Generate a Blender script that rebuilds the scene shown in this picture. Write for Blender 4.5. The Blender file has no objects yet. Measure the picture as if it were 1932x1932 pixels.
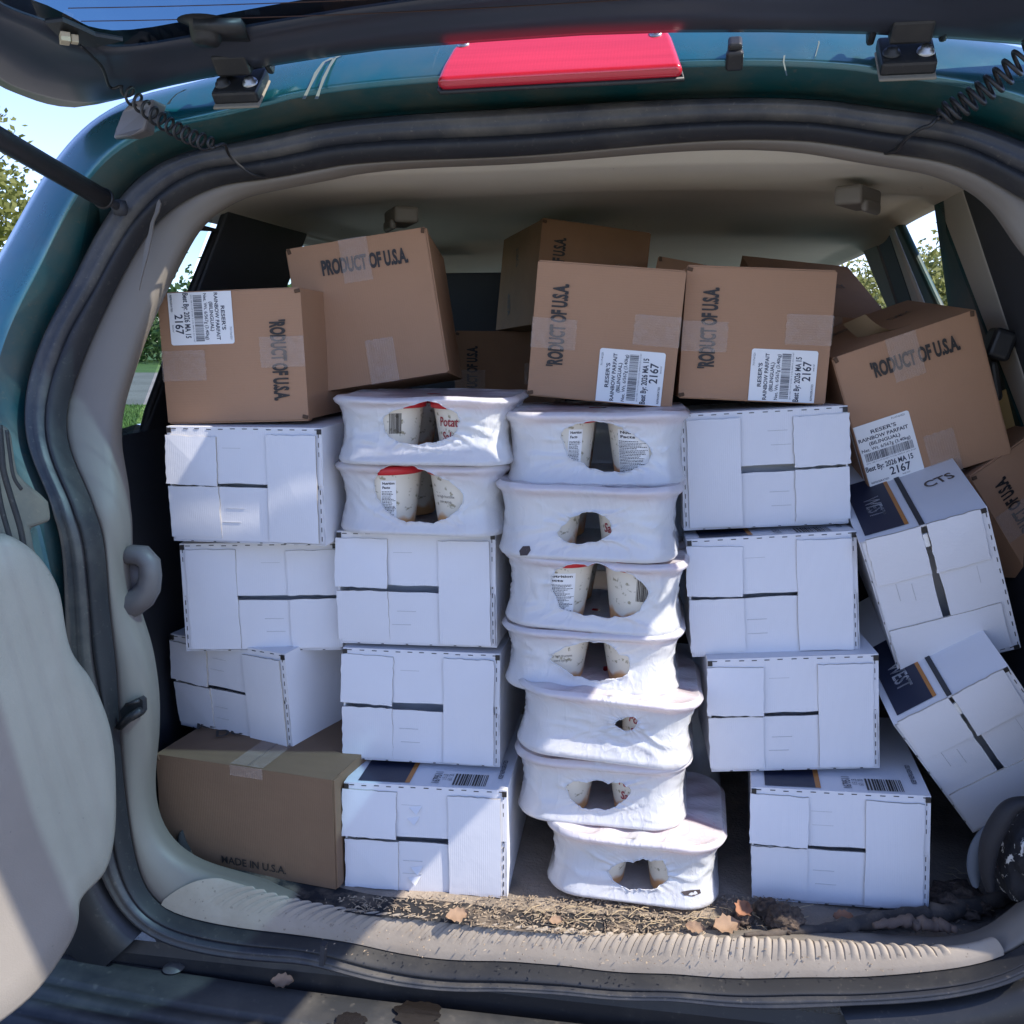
import bpy, bmesh, math, random
import numpy as np
from mathutils import Vector, Matrix, noise
rnd = random.Random(7)
R_ = math.radians
sc = bpy.context.scene
# ------------------------------------------------------------ camera
S_ = 1932.0
FOV = 55.0
F_ = S_/2/math.tan(R_(FOV/2))
CAM = np.array([.172, -1.4, 1.55])
def _axes(yaw, pitch, roll):
    cy, sy = math.cos(yaw), math.sin(yaw)
    f = np.array([-sy, cy, 0]); r = np.array([cy, sy, 0]); u = np.array([0, 0, 1.])
    cp, sp = math.cos(pitch), math.sin(pitch)
    f2 = f*cp-u*sp; u2 = u*cp+f*sp
    cr, sr = math.cos(roll), math.sin(roll)
    return r*cr+u2*sr, u2*cr-r*sr, f2
AR, AU, AF = _axes(R_(9.62), R_(10), R_(-.12))
cd = bpy.data.cameras.new('camera'); cam = bpy.data.objects.new('camera', cd)
sc.collection.objects.link(cam); sc.camera = cam
cd.sensor_width = 36; cd.sensor_height = 36; cd.sensor_fit = 'HORIZONTAL'
cd.lens = 18/math.tan(R_(FOV/2)); cd.clip_start = .02; cd.clip_end = 900
cam.matrix_world = Matrix(((AR[0], AU[0], -AF[0], CAM[0]), (AR[1], AU[1], -AF[1], CAM[1]), (AR[2], AU[2], -AF[2], CAM[2]), (0, 0, 0, 1)))
# ------------------------------------------------------------ world, sun, exposure
SUN = Vector((.63, -.135, .77)).normalized()
w = bpy.data.worlds.new('World'); sc.world = w; w.use_nodes = True
nt = w.node_tree; nt.nodes.clear()
sky = nt.nodes.new('ShaderNodeTexSky'); sky.sky_type = 'NISHITA'; sky.sun_disc = False
sky.sun_elevation = math.asin(SUN.z); sky.sun_rotation = math.atan2(SUN.x, SUN.y)
sky.air_density = .9; sky.dust_density = .0; sky.ozone_density = 2.0
bg = nt.nodes.new('ShaderNodeBackground'); bg.inputs['Strength'].default_value = .15
wo = nt.nodes.new('ShaderNodeOutputWorld')
tint = nt.nodes.new('ShaderNodeMix'); tint.data_type = 'RGBA'; tint.blend_type = 'MULTIPLY'; tint.inputs[0].default_value = 1; tint.inputs[7].default_value = (1.04, .96, 1.16, 1)   # white balance of the daylight
nt.links.new(sky.outputs[0], tint.inputs[6]); nt.links.new(tint.outputs[2], bg.inputs[0]); nt.links.new(bg.outputs[0], wo.inputs[0])
sl = bpy.data.lights.new('sun', 'SUN'); sl.energy = 4.0; sl.angle = R_(.5); sl.color = (1, .93, .83)
so = bpy.data.objects.new('sun', sl); sc.collection.objects.link(so)
so.rotation_euler = SUN.to_track_quat('Z', 'Y').to_euler(); so.location = (8, -2, 10)
sc.view_settings.view_transform = 'Standard'; sc.view_settings.look = 'None'
sc.view_settings.exposure = 1.0; sc.view_settings.gamma = 1; sc.view_settings.use_curve_mapping = False
sc.render.engine = 'CYCLES'
sc.cycles.max_bounces = 10; sc.cycles.diffuse_bounces = 7; sc.cycles.transparent_max_bounces = 16
col = sc.collection

# ------------------------------------------------------------ picture -> place helpers (real surfaces at real depth)
def ray(px, py): return AF+AR*(px-S_/2)/F_-AU*(py-S_/2)/F_
def unY(p, Y): d = ray(*p[:2]); return CAM+d*(Y-CAM[1])/d[1]
def unX(p, X): d = ray(*p[:2]); return CAM+d*(X-CAM[0])/d[0]
def unZ(p, Z): d = ray(*p[:2]); return CAM+d*(Z-CAM[2])/d[2]
def unP(p, P0, n):
    d = ray(*p[:2]); n = np.array(n); return CAM+d*(np.dot(n, np.array(P0)-CAM)/np.dot(n, d))

# ------------------------------------------------------------ object helpers
def prop(o, label=None, cat=None, group=None, kind=None):
    if label: o['label'] = label
    if cat: o['category'] = cat
    if group: o['group'] = group
    if kind: o['kind'] = kind
    return o
def empty(name, loc=(0, 0, 0), label=None, cat=None, group=None):
    o = bpy.data.objects.new(name, None); col.objects.link(o); o.location = loc; o.empty_display_size = .05
    return prop(o, label, cat, group)
def link(name, me, parent=None, mat=None, smooth=False):
    if mat is not None and len(me.materials) == 0:
        for m in (mat if isinstance(mat, (list, tuple)) else [mat]): me.materials.append(m)
    if smooth:
        me.polygons.foreach_set('use_smooth', [True]*len(me.polygons))
    o = bpy.data.objects.new(name, me); col.objects.link(o)
    if parent is not None: o.parent = parent
    return o
def mesh(V, Fc, mi=None):
    me = bpy.data.meshes.new('m'); me.from_pydata([tuple(map(float, v)) for v in V], [], [tuple(f) for f in Fc])
    if mi is not None: me.polygons.foreach_set('material_index', mi)
    me.update(); return me
class MB:
    def __init__(s): s.V = []; s.F = []; s.M = []
    def add(s, V, F, m=0):
        b = len(s.V); s.V += [tuple(map(float, v)) for v in V]; s.F += [tuple(i+b for i in f) for f in F]; s.M += [m]*len(F); return s
    def box(s, c, d, rot=None, m=0):
        c = Vector(c); V = []
        for i in range(8):
            v = Vector(((i & 1)-.5, ((i >> 1) & 1)-.5, ((i >> 2) & 1)-.5)); v = Vector((v.x*d[0], v.y*d[1], v.z*d[2]))
            if rot is not None: v = rot@v
            V.append(c+v)
        return s.add(V, [(0, 2, 3, 1), (4, 5, 7, 6), (0, 1, 5, 4), (2, 6, 7, 3), (0, 4, 6, 2), (1, 3, 7, 5)], m)
    def tube(s, pts, r, n=8, m=0, cap=True):
        pts = [Vector(p) for p in pts]; rr = r if isinstance(r, (list, tuple)) else [r]*len(pts)
        t0 = (pts[1]-pts[0]).normalized(); up = Vector((0, 0, 1)) if abs(t0.z) < .9 else Vector((1, 0, 0))
        a = t0.cross(up).normalized(); V = []
        for i, p in enumerate(pts):
            t = (pts[min(i+1, len(pts)-1)]-pts[max(i-1, 0)]).normalized()
            a = (a-t*a.dot(t)).normalized(); b = t.cross(a)
            for k in range(n):
                q = 2*math.pi*k/n; V.append(p+(a*math.cos(q)+b*math.sin(q))*rr[i])
        Fc = [(i*n+k, i*n+(k+1) % n, (i+1)*n+(k+1) % n, (i+1)*n+k) for i in range(len(pts)-1) for k in range(n)]
        if cap: Fc += [tuple(range(n))[::-1], tuple((len(pts)-1)*n+k for k in range(n))]
        return s.add(V, Fc, m)
    def lathe(s, prof, n=32, c=(0, 0, 0), m=0, axis=None):
        V = []
        for (r, z) in prof:
            for k in range(n):
                q = 2*math.pi*k/n; V.append(Vector((r*math.cos(q), r*math.sin(q), z)))
        if axis is not None: V = [axis@v for v in V]
        V = [v+Vector(c) for v in V]
        Fc = [(i*n+k, i*n+(k+1) % n, (i+1)*n+(k+1) % n, (i+1)*n+k) for i in range(len(prof)-1) for k in range(n)]
        return s.add(V, Fc, m)
    def grid(s, rows, closed=False, m=0, flip=False):
        n = len(rows[0]); V = [p for r in rows for p in r]; Fc = []
        for i in range(len(rows)-1):
            for k in range(n if closed else n-1):
                k2 = (k+1) % n; f = (i*n+k, i*n+k2, (i+1)*n+k2, (i+1)*n+k); Fc.append(f[::-1] if flip else f)
        return s.add(V, Fc, m)
    def prism(s, poly, off, m=0):           # poly: 3-D outline, off: thickness vector
        n = len(poly); P = [Vector(p) for p in poly]; o = Vector(off)
        s.add(P+[p+o for p in P], [tuple(range(n)), tuple(range(2*n-1, n-1, -1))]+[(k, k+n, (k+1) % n+n, (k+1) % n) for k in range(n)], m)
        return s
    def make(s, name, mat, parent=None, smooth=False, bevel=0, seg=2, fix=False):
        me = mesh(s.V, s.F, s.M)
        if fix:
            bm = bmesh.new(); bm.from_mesh(me); bmesh.ops.remove_doubles(bm, verts=bm.verts, dist=1e-5); bmesh.ops.recalc_face_normals(bm, faces=bm.faces); bm.to_mesh(me); bm.free()
        o = link(name, me, parent, mat, smooth)
        if bevel:
            b = o.modifiers.new('b', 'BEVEL'); b.width = bevel; b.segments = seg; b.limit_method = 'ANGLE'; b.angle_limit = R_(40)
        return o

# ------------------------------------------------------------ material helpers
def M(name, base=(.5, .5, .5), rough=.6, metal=0, **k):
    m = bpy.data.materials.new(name); m.use_nodes = True; n = m.node_tree; b = n.nodes['Principled BSDF']
    b.inputs['Base Color'].default_value = (*base, 1); b.inputs['Roughness'].default_value = rough; b.inputs['Metallic'].default_value = metal
    for a, v in k.items(): b.inputs[a.replace('_', ' ')].default_value = v
    return m
def tex(m, kind='NOISE', scale=5, detail=4, rough=.6, coord='Object', sc3=(1, 1, 1), dist=0):
    n = m.node_tree; tc = n.nodes.new('ShaderNodeTexCoord'); mp = n.nodes.new('ShaderNodeMapping'); mp.inputs['Scale'].default_value = sc3
    n.links.new(tc.outputs[coord], mp.inputs[0])
    if kind == 'NOISE':
        t = n.nodes.new('ShaderNodeTexNoise'); t.inputs['Detail'].default_value = detail; t.inputs['Roughness'].default_value = rough; t.inputs['Distortion'].default_value = dist
    elif kind == 'VORONOI': t = n.nodes.new('ShaderNodeTexVoronoi')
    else:
        t = n.nodes.new('ShaderNodeTexWave'); t.inputs['Distortion'].default_value = dist; t.bands_direction = 'X'
    t.inputs['Scale'].default_value = scale; n.links.new(mp.outputs[0], t.inputs[0])
    return t.outputs[0]
def ramp(m, src, stops):
    n = m.node_tree; r = n.nodes.new('ShaderNodeValToRGB'); e = r.color_ramp.elements
    while len(e) < len(stops): e.new(.5)
    for i, (p, c) in enumerate(stops):
        e[i].position = p; e[i].color = (*c, 1) if isinstance(c, tuple) else (c, c, c, 1)
    n.links.new(src, r.inputs[0]); return r.outputs[0]
def mix(m, fac, a, b, mode='MIX'):
    n = m.node_tree; x = n.nodes.new('ShaderNodeMix'); x.data_type = 'RGBA'; x.blend_type = mode
    for s, v in ((0, fac), (6, a), (7, b)):
        if isinstance(v, (int, float)): x.inputs[s].default_value = v
        elif isinstance(v, tuple): x.inputs[s].default_value = (*v, 1)
        else: n.links.new(v, x.inputs[s])
    return x.outputs[2]
def setc(m, out, sock='Base Color'): m.node_tree.links.new(out, m.node_tree.nodes['Principled BSDF'].inputs[sock])
def bump(m, src, strength=.3, dist=.002):
    n = m.node_tree; b = n.nodes.new('ShaderNodeBump'); b.inputs['Strength'].default_value = strength; b.inputs['Distance'].default_value = dist
    p = n.nodes['Principled BSDF']
    if p.inputs['Normal'].links: n.links.new(p.inputs['Normal'].links[0].from_socket, b.inputs['Normal'])
    n.links.new(src, b.inputs['Height']); n.links.new(b.outputs[0], p.inputs['Normal'])
def dusty(m, base, dust, scale=6, lo=.45, hi=.75, fine=90, amt=1.0):
    t1 = tex(m, scale=scale, detail=8, rough=.65); f = ramp(m, t1, [(lo, 0.0), (hi, amt)])
    c = mix(m, f, base, dust)
    t2 = ramp(m, tex(m, scale=fine, detail=3), [(.62, 0.0), (.72, .5*amt)])
    c = mix(m, t2, c, dust); setc(m, c); bump(m, t1, .15, .003); return m
white = M('white_corrugated_board', (.78, .775, .76), .75)
t = tex(white, 'WAVE', 95, sc3=(1, 0, 0), dist=.3); bump(white, t, .10, .0008)
n1 = tex(white, scale=14, detail=6); bump(white, n1, .25, .004)
setc(white, mix(white, ramp(white, tex(white, scale=5, detail=7), [(.35, 0.0), (.75, .22)]), (.70, .70, .72), (.52, .50, .49)))
white_edge = M('cut_board_edge', (.42, .38, .32), .85)
kraft = M('kraft_board', (.40, .235, .13), .7)
setc(kraft, mix(kraft, ramp(kraft, tex(kraft, scale=4, detail=8), [(.35, 0.0), (.7, .6)]), (.40, .222, .125), (.33, .180, .098)))
fb = ramp(kraft, tex(kraft, scale=210, detail=4, sc3=(.25, 1, 1)), [(.58, 0.0), (.75, .22)]); setc(kraft, mix(kraft, fb, kraft.node_tree.nodes['Principled BSDF'].inputs['Base Color'].links[0].from_socket, (.34, .18, .09)))
bump(kraft, tex(kraft, 'WAVE', 80, sc3=(1, 0, 0), dist=.5), .07, .0008); bump(kraft, tex(kraft, scale=11, detail=6), .3, .004)
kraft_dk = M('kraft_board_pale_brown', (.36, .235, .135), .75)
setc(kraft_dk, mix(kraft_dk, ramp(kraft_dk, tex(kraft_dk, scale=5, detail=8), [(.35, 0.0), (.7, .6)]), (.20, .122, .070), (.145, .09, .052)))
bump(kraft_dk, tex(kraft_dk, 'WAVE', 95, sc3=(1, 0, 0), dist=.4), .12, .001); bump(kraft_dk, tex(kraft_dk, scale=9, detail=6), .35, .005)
yell = M('yellow_brown_board', (.45, .30, .11), .7)
kedge = M('kraft_cut_edge', (.10, .055, .03), .85)
kraft_shaded = M('kraft_board_with_shade', (.30, .16, .085), .75); setc(kraft_shaded, ramp(kraft_shaded, tex(kraft_shaded, scale=5, detail=8), [(.35, (.33, .175, .09)), (.7, (.24, .125, .065))]))  # darker kraft copy: deep shade of the back row put into the colour
ink = M('black_ink', (.022, .018, .016), .55)
inkg = M('worn_ink', (.10, .075, .06), .6)
navy = M('navy_print', (.015, .02, .045), .5); orange = M('orange_print', (.45, .18, .04), .5)
greyp = M('grey_print', (.12, .12, .14), .6); whitep = M('white_print', (.75, .75, .75), .5)
label_m = M('white_label_paper', (.80, .80, .79), .45)
tape = M('clear_packing_tape', (.62, .5, .42), .22)
def make_tape():
    n = tape.node_tree; p = n.nodes['Principled BSDF']; tr = n.nodes.new('ShaderNodeBsdfTransparent'); mx = n.nodes.new('ShaderNodeMixShader')
    t = ramp(tape, tex(tape, scale=28, detail=5, dist=1.5), [(.4, .22), (.8, .42)]); n.links.new(t, mx.inputs[0])
    n.links.new(tr.outputs[0], mx.inputs[1]); n.links.new(p.outputs[0], mx.inputs[2]); n.links.new(mx.outputs[0], n.nodes['Material Output'].inputs[0])
    bump(tape, tex(tape, scale=22, detail=3, dist=2), .5, .003)
make_tape()
film = M('white_shrink_film', (.80, .80, .80), .22, Coat_Weight=.5, Coat_Roughness=.06)
def make_film():
    n = film.node_tree; p = n.nodes['Principled BSDF']; tl = n.nodes.new('ShaderNodeBsdfTranslucent'); tl.inputs[0].default_value = (.8, .8, .8, 1)
    tr = n.nodes.new('ShaderNodeBsdfTransparent'); mx = n.nodes.new('ShaderNodeMixShader'); mx.inputs[0].default_value = .30
    m2 = n.nodes.new('ShaderNodeMixShader'); m2.inputs[0].default_value = .09
    n.links.new(p.outputs[0], mx.inputs[1]); n.links.new(tl.outputs[0], mx.inputs[2]); n.links.new(mx.outputs[0], m2.inputs[1]); n.links.new(tr.outputs[0], m2.inputs[2])
    n.links.new(m2.outputs[0], n.nodes['Material Output'].inputs[0])
    bump(film, tex(film, scale=16, detail=4, sc3=(1, 1, .5), dist=1.6), .45, .006); bump(film, tex(film, scale=60, detail=3, sc3=(1, 1, .25), dist=1), .25, .002)
    for s_, st in ((6, .26), (13, .20), (31, .16)):
        bump(film, ramp(film, tex(film, scale=s_, detail=3, sc3=(1, 1, .6), dist=1.2), [(.475, 0.0), (.5, 1.0), (.525, 0.0)]), st, .0018)
    f = ramp(film, tex(film, scale=6, detail=3), [(.45, 0.0), (.8, .5)]); setc(film, mix(film, f, (.80, .82, .84), (.78, .74, .77)))
    tc = n.nodes.new('ShaderNodeTexCoord'); sx = n.nodes.new('ShaderNodeSeparateXYZ'); n.links.new(tc.outputs['Object'], sx.inputs[0])
    ad = n.nodes.new('ShaderNodeMath'); ad.operation = 'MULTIPLY_ADD'; ad.inputs[1].default_value = .03; n.links.new(tex(film, scale=13, detail=4), ad.inputs[0]); n.links.new(sx.outputs[2], ad.inputs[2])
    rim = ramp(film, ad.outputs[0], [(.044, 0.0), (.062, .14)]); setc(film, mix(film, rim, p.inputs['Base Color'].links[0].from_socket, (.82, .60, .64)))   # red lids pressed against the film
make_film()
red_lid = M('red_plastic_lid', (.55, .02, .03), .35)
tubm = M('potato_salad_tub', (.7, .66, .55), .4)
def make_tub():
    sp = ramp(tubm, tex(tubm, scale=75, detail=3), [(.60, 0.0), (.66, .8)]); c = mix(tubm, sp, (.72, .68, .58), (.25, .22, .12))
    n = tubm.node_tree; tc = n.nodes.new('ShaderNodeTexCoord'); sx = n.nodes.new('ShaderNodeSeparateXYZ'); n.links.new(tc.outputs['Object'], sx.inputs[0])
    nz = tex(tubm, scale=28, detail=1); ad = n.nodes.new('ShaderNodeMath'); ad.operation = 'MULTIPLY_ADD'; ad.inputs[1].default_value = .06
    n.links.new(nz, ad.inputs[0]); n.links.new(sx.outputs[2], ad.inputs[2])
    lo = ramp(tubm, ad.outputs[0], [(.052, 1.0), (.058, 0.0)]); v = ramp(tubm, tex(tubm, 'VORONOI', 40), [(.2, (.42, .13, .06)), (.55, (.62, .34, .14))])
    setc(tubm, mix(tubm, lo, c, v))
make_tub()
teal = M('teal_metallic_paint', (.0, .12, .17), .28, .55, Coat_Weight=.8, Coat_Roughness=.12)
def make_teal():
    d = ramp(teal, tex(teal, scale=3, detail=9, rough=.7), [(.40, 0.0), (.75, .55)])
    s = ramp(teal, tex(teal, scale=26, detail=5, sc3=(1, .1, .1), dist=.6), [(.66, 0.0), (.74, .5)])
    c = mix(teal, d, (.004, .135, .175), (.16, .17, .15)); c = mix(teal, s, c, (.38, .36, .30)); setc(teal, c)
    setc(teal, ramp(teal, tex(teal, scale=4, detail=8), [(.4, .2), (.8, .5)]), 'Roughness')
make_teal()
teal_shade_dirt = dusty(M('dirty_shaded_teal_jamb', (.0, .05, .06), .5, .2), (.003, .055, .06), (.09, .085, .06), 7, .42, .8)  # teal darkened with the recess shade of the jamb, dust over it
rubber = dusty(M('weatherstrip_rubber', (.03, .03, .03), .6), (.014, .015, .018), (.085, .078, .066), 5, .5, .85, 120, .8)
gutter_m = dusty(M('grey_seal_lip', (.06, .06, .06), .45), (.026, .028, .034), (.15, .135, .11), 6, .45, .8, 140, .9)
gatep = M('gate_inner_plastic', (.035, .04, .055), .3)
blackp = dusty(M('black_plastic', (.02, .02, .02), .45), (.016, .017, .019), (.10, .09, .075), 5, .5, .85, 100, .6)
bumper_m = dusty(M('grey_black_bumper', (.05, .05, .05), .5), (.03, .032, .035), (.13, .12, .105), 4, .42, .75, 60, .9)
steel = M('steel', (.4, .4, .4), .35, .9)
doortrim = M('pale_door_trim', (.25, .23, .20), .5)
setc(doortrim, mix(doortrim, ramp(doortrim, tex(doortrim, scale=3, detail=9), [(.45, 0.0), (.8, .7)]), (.27, .245, .215), (.18, .16, .135))); setc(doortrim, mix(doortrim, ramp(doortrim, tex(doortrim, scale=70, detail=4), [(.70, 0.0), (.74, .5)]), doortrim.node_tree.nodes['Principled BSDF'].inputs['Base Color'].links[0].from_socket, (.12, .11, .095)))
bump(doortrim, tex(doortrim, 'VORONOI', 420), .25, .0006); bump(doortrim, tex(doortrim, scale=7, detail=3), .25, .004)
trim = M('taupe_trim_plastic', (.36, .315, .265), .55)
setc(trim, mix(trim, ramp(trim, tex(trim, scale=4, detail=8), [(.45, 0.0), (.8, .6)]), (.185, .165, .140), (.12, .103, .085)))
bump(trim, tex(trim, scale=260, detail=2), .12, .0006)
sillm = M('dusty_sill_plastic', (.40, .34, .27), .75)
setc(sillm, mix(sillm, ramp(sillm, tex(sillm, scale=9, detail=9, rough=.7), [(.4, 0.0), (.75, .9)]), (.34, .29, .23), (.25, .205, .155)))
c_ = sillm.node_tree.nodes['Principled BSDF'].inputs['Base Color'].links[0].from_socket
setc(sillm, mix(sillm, ramp(sillm, tex(sillm, scale=120, detail=4), [(.64, 0.0), (.7, .7)]), c_, (.12, .09, .065)))
bump(sillm, tex(sillm, scale=200, detail=3), .25, .001)
headm = M('headliner_fabric', (.44, .42, .35), .95)
def make_head():
    sp = ramp(headm, tex(headm, scale=120, detail=2), [(.66, 0.0), (.70, 1.0)]); rg = ramp(headm, tex(headm, scale=3.3, detail=2), [(.60, 0.0), (.68, .75)])
    n = headm.node_tree; mm = n.nodes.new('ShaderNodeMath'); mm.operation = 'MULTIPLY'; n.links.new(sp, mm.inputs[0]); n.links.new(rg, mm.inputs[1])
    c = mix(headm, ramp(headm, tex(headm, scale=2.5, detail=5), [(.4, 0.0), (.75, .5)]), (.68, .64, .53), (.54, .50, .40))
    setc(headm, mix(headm, mm.outputs[0], c, (.07, .06, .045))); bump(headm, tex(headm, scale=300, detail=2), .3, .001)
make_head()
darktrim = M('dark_side_trim', (.03, .032, .038), .6); bump(darktrim, tex(darktrim, scale=200), .2, .001)
carpet = M('dirty_carpet', (.09, .08, .07), .95)
setc(carpet, mix(carpet, ramp(carpet, tex(carpet, scale=6, detail=9), [(.35, 0.0), (.7, 1.0)]), (.15, .125, .10), (.38, .31, .24)))
bump(carpet, tex(carpet, scale=180, detail=3), .8, .004)
lens = M('red_brake_lens', (.62, .01, .02), .18, 0, Coat_Weight=.6)
setc(lens, mix(lens, ramp(lens, tex(lens, scale=60, detail=5, sc3=(.06, 1, 1)), [(.35, 0.0), (.7, .6)]), (.56, .022, .045), (.40, .010, .022)))
bump(lens, tex(lens, 'WAVE', 75, sc3=(1, 0, 0)), .08, .0006); bump(lens, tex(lens, scale=90, sc3=(.04, 1, 1)), .12, .0006)
def glassmat(name, tint, a=.35, rough=.03):
    m = M(name, (.02, .03, .035), rough); n = m.node_tree; p = n.nodes['Principled BSDF']; tr = n.nodes.new('ShaderNodeBsdfTransparent'); tr.inputs[0].default_value = (*tint, 1)
    fr = n.nodes.new('ShaderNodeFresnel'); fr.inputs[0].default_value = 1.45; mx = n.nodes.new('ShaderNodeMixShader')
    gl = n.nodes.new('ShaderNodeBsdfGlossy'); gl.inputs['Roughness'].default_value = rough
    n.links.new(fr.outputs[0], mx.inputs[0]); n.links.new(tr.outputs[0], mx.inputs[1]); n.links.new(gl.outputs[0], mx.inputs[2]); n.links.new(mx.outputs[0], n.nodes['Material Output'].inputs[0])
    return m
gateglass = glassmat('privacy_glass', (.15, .27, .36))
sideglass = glassmat('tinted_side_glass', (.58, .70, .70))
shadeglass = glassmat('shaded_windshield_glass', (.22, .27, .25))  # front glass tint darkened to cut the light on the back cartons
clearglass = glassmat('clear_side_glass', (.85, .92, .88))
straw = M('dry_straw', (.42, .32, .19), .8); leafm = M('dry_leaf', (.36, .2, .1), .75); bark = M('bark_chip', (.28, .13, .07), .85)
twig = M('root_wood', (.16, .11, .08), .9); bump(twig, tex(twig, scale=60, sc3=(1, 1, .2)), .7, .004)

_tc = {}
def text_mesh(s, size, bold=.0, xs=1.0, lsp=1.0):
    k = (s, round(size, 5), bold, xs, lsp)
    if k in _tc: return _tc[k]
    cu = bpy.data.curves.new('t', 'FONT'); cu.body = s; cu.size = 1; cu.align_x = 'CENTER'; cu.align_y = 'CENTER'; cu.offset = bold; cu.space_character = lsp; cu.resolution_u = 3
    o = bpy.data.objects.new('t', cu); col.objects.link(o); bpy.context.view_layer.update()
    me = bpy.data.meshes.new_from_object(o.evaluated_get(bpy.context.evaluated_depsgraph_get()))
    bpy.data.objects.remove(o); 
    co = np.zeros(len(me.vertices)*3); me.vertices.foreach_get('co', co); co = co.reshape(-1, 3)*size; co[:, 0] *= xs
    F = [tuple(p.vertices) for p in me.polygons]; _tc[k] = (co, F); return _tc[k]
def put_text(mb, s, size, c, ang=0, bold=.0, xs=1., y=-.0012, lsp=1.0, m=0, width=None, frame=None):
    co, F = text_mesh(s, size, bold, xs, lsp)
    if width: co = co*np.array([width/(co[:, 0].max()-co[:, 0].min()), 1, 1])
    ca, sa = math.cos(ang), math.sin(ang)
    V = [(c[0]+v[0]*ca-v[1]*sa, y, c[1]+v[0]*sa+v[1]*ca) for v in co]
    if frame is not None: V = [frame(v) for v in V]
    mb.add(V, F, m)

# ============================================================ SETTING
def ground_mat(name, a, b, scale):
    m = M(name, a, .95); c = mix(m, ramp(m, tex(m, scale=scale, detail=9, rough=.7), [(.35, 0.0), (.65, 1.0)]), a, b)
    setc(m, mix(m, ramp(m, tex(m, scale=scale*.05, detail=4), [(.4, 0.0), (.6, .6)]), c, tuple(x*.7 for x in a))); bump(m, tex(m, scale=scale*3, detail=6), .8, .05); return m
lawn = ground_mat('lawn_grass', (.045, .10, .018), (.09, .17, .035), 7)
asphalt = ground_mat('asphalt', (.055, .055, .055), (.085, .085, .08), 20)
def sheet(name, x0, x1, y0, y1, z, m, n=1):
    return prop(MB().add([(x0, y0, z), (x1, y0, z), (x1, y1, z), (x0, y1, z)], [(0, 1, 2, 3)]).make(name, m), kind='structure')
sheet('ground', -400, 400, -200, 600, 0, lawn)
sheet('parking_pavement', -6, 9, -12, 9, .004, ground_mat('pale_bounce_ground', (.36, .34, .30), (.44, .42, .37), 9))  # unseen ground, made pale to bounce sunlight up into the cabin
sheet('road', -160, 160, 20.5, 42, .004, ground_mat('worn_road', (.15, .15, .14), (.20, .20, .19), 6))
# near lawn tufts seen through the rear side window
def tufts():
    m = M('grass_blades', (.07, .15, .03), .8); setc(m, ramp(m, tex(m, scale=1.4, detail=6), [(.3, (.04, .10, .015)), (.7, (.13, .22, .05))]))
    V = []; F = []; r = random.Random(3)
    for i in range(26000):
        y = 9.3+11*r.random()**1.3; x = -.172-(1.4+y)*(.56+.28*r.random()); h = .03+.05*r.random(); a = r.random()*6.28; wd = .012
        b = len(V); V += [(x-wd*math.cos(a), y-wd*math.sin(a), 0), (x+wd*math.cos(a), y+wd*math.sin(a), 0), (x+r.uniform(-.03, .03), y+r.uniform(-.03, .03), h)]; F.append((b, b+1, b+2))
    prop(link('grass', mesh(V, F), None, m), 'short green lawn grass between the parked vehicle and the road', 'grass', kind='stuff')
tufts()
leaf_mats = []
for nm, a, b in (('leaves_olive', (.09, .12, .02), (.17, .17, .04)), ('leaves_green', (.03, .07, .015), (.07, .12, .03))):
    m = M(nm, a, .7); setc(m, ramp(m, tex(m, scale=.9, detail=5), [(.3, a), (.7, b)])); leaf_mats.append(m)
    n_ = m.node_tree; p_ = n_.nodes['Principled BSDF']; tl_ = n_.nodes.new('ShaderNodeBsdfTranslucent'); tl_.inputs[0].default_value = (b[0]*1.6, b[1]*1.6, b[2], 1); mx_ = n_.nodes.new('ShaderNodeMixShader'); mx_.inputs[0].default_value = .3
    n_.links.new(p_.outputs[0], mx_.inputs[1]); n_.links.new(tl_.outputs[0], mx_.inputs[2]); n_.links.new(mx_.outputs[0], n_.nodes['Material Output'].inputs[0])
barkm = M('tree_bark', (.10, .075, .05), .9)
def tree(name, x, y, h, rw, nleaf, ls, mat, label, group, seed, low=.15):
    r = random.Random(seed); t = empty(name, (x, y, 0), label, 'tree', group)
    mb = MB(); mb.tube([(0, 0, 0), (.05*h*.1, 0, h*.25), (0, .02*h, h*.55), (0, 0, h*.8)], [h*.03, h*.022, h*.015, h*.006], 8)
    blobs = []
    for i in range(16):
        a = r.random()*6.28; q = r.random(); z = h*(low+(1-low)*(.12+.8*q)); rad = rw*math.sin(math.pi*(.18+.72*q))*r.uniform(.3, .85)
        c = Vector((rad*math.cos(a), rad*math.sin(a), z)); blobs.append((c, rw*r.uniform(.28, .5)))
        mb.tube([(0, 0, max(h*.2, z*.55)), c*.6+Vector((0, 0, z*.35)), c], [h*.01, h*.006, h*.002], 5)
    mb.make('trunk', barkm, t, True)
    V = []; F = []
    for i in range(nleaf):
        c, br = blobs[i % 16]; d = Vector((r.gauss(0, 1), r.gauss(0, 1), r.gauss(0, .8))).normalized()*br*(.45+.6*r.random()**.6)
        p = c+d; u = Vector((r.gauss(0, 1), r.gauss(0, 1), r.gauss(0, 1))).normalized(); v = u.orthogonal().normalized(); s = ls*r.uniform(.6, 1.3)
        b = len(V); V += [p-u*s, p+v*s*.6, p+u*s, p-v*s*.6]; F.append((b, b+1, b+2, b+3))
    link('crown', mesh(V, F), t, mat)
G1 = 'trees beyond the road'
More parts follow.
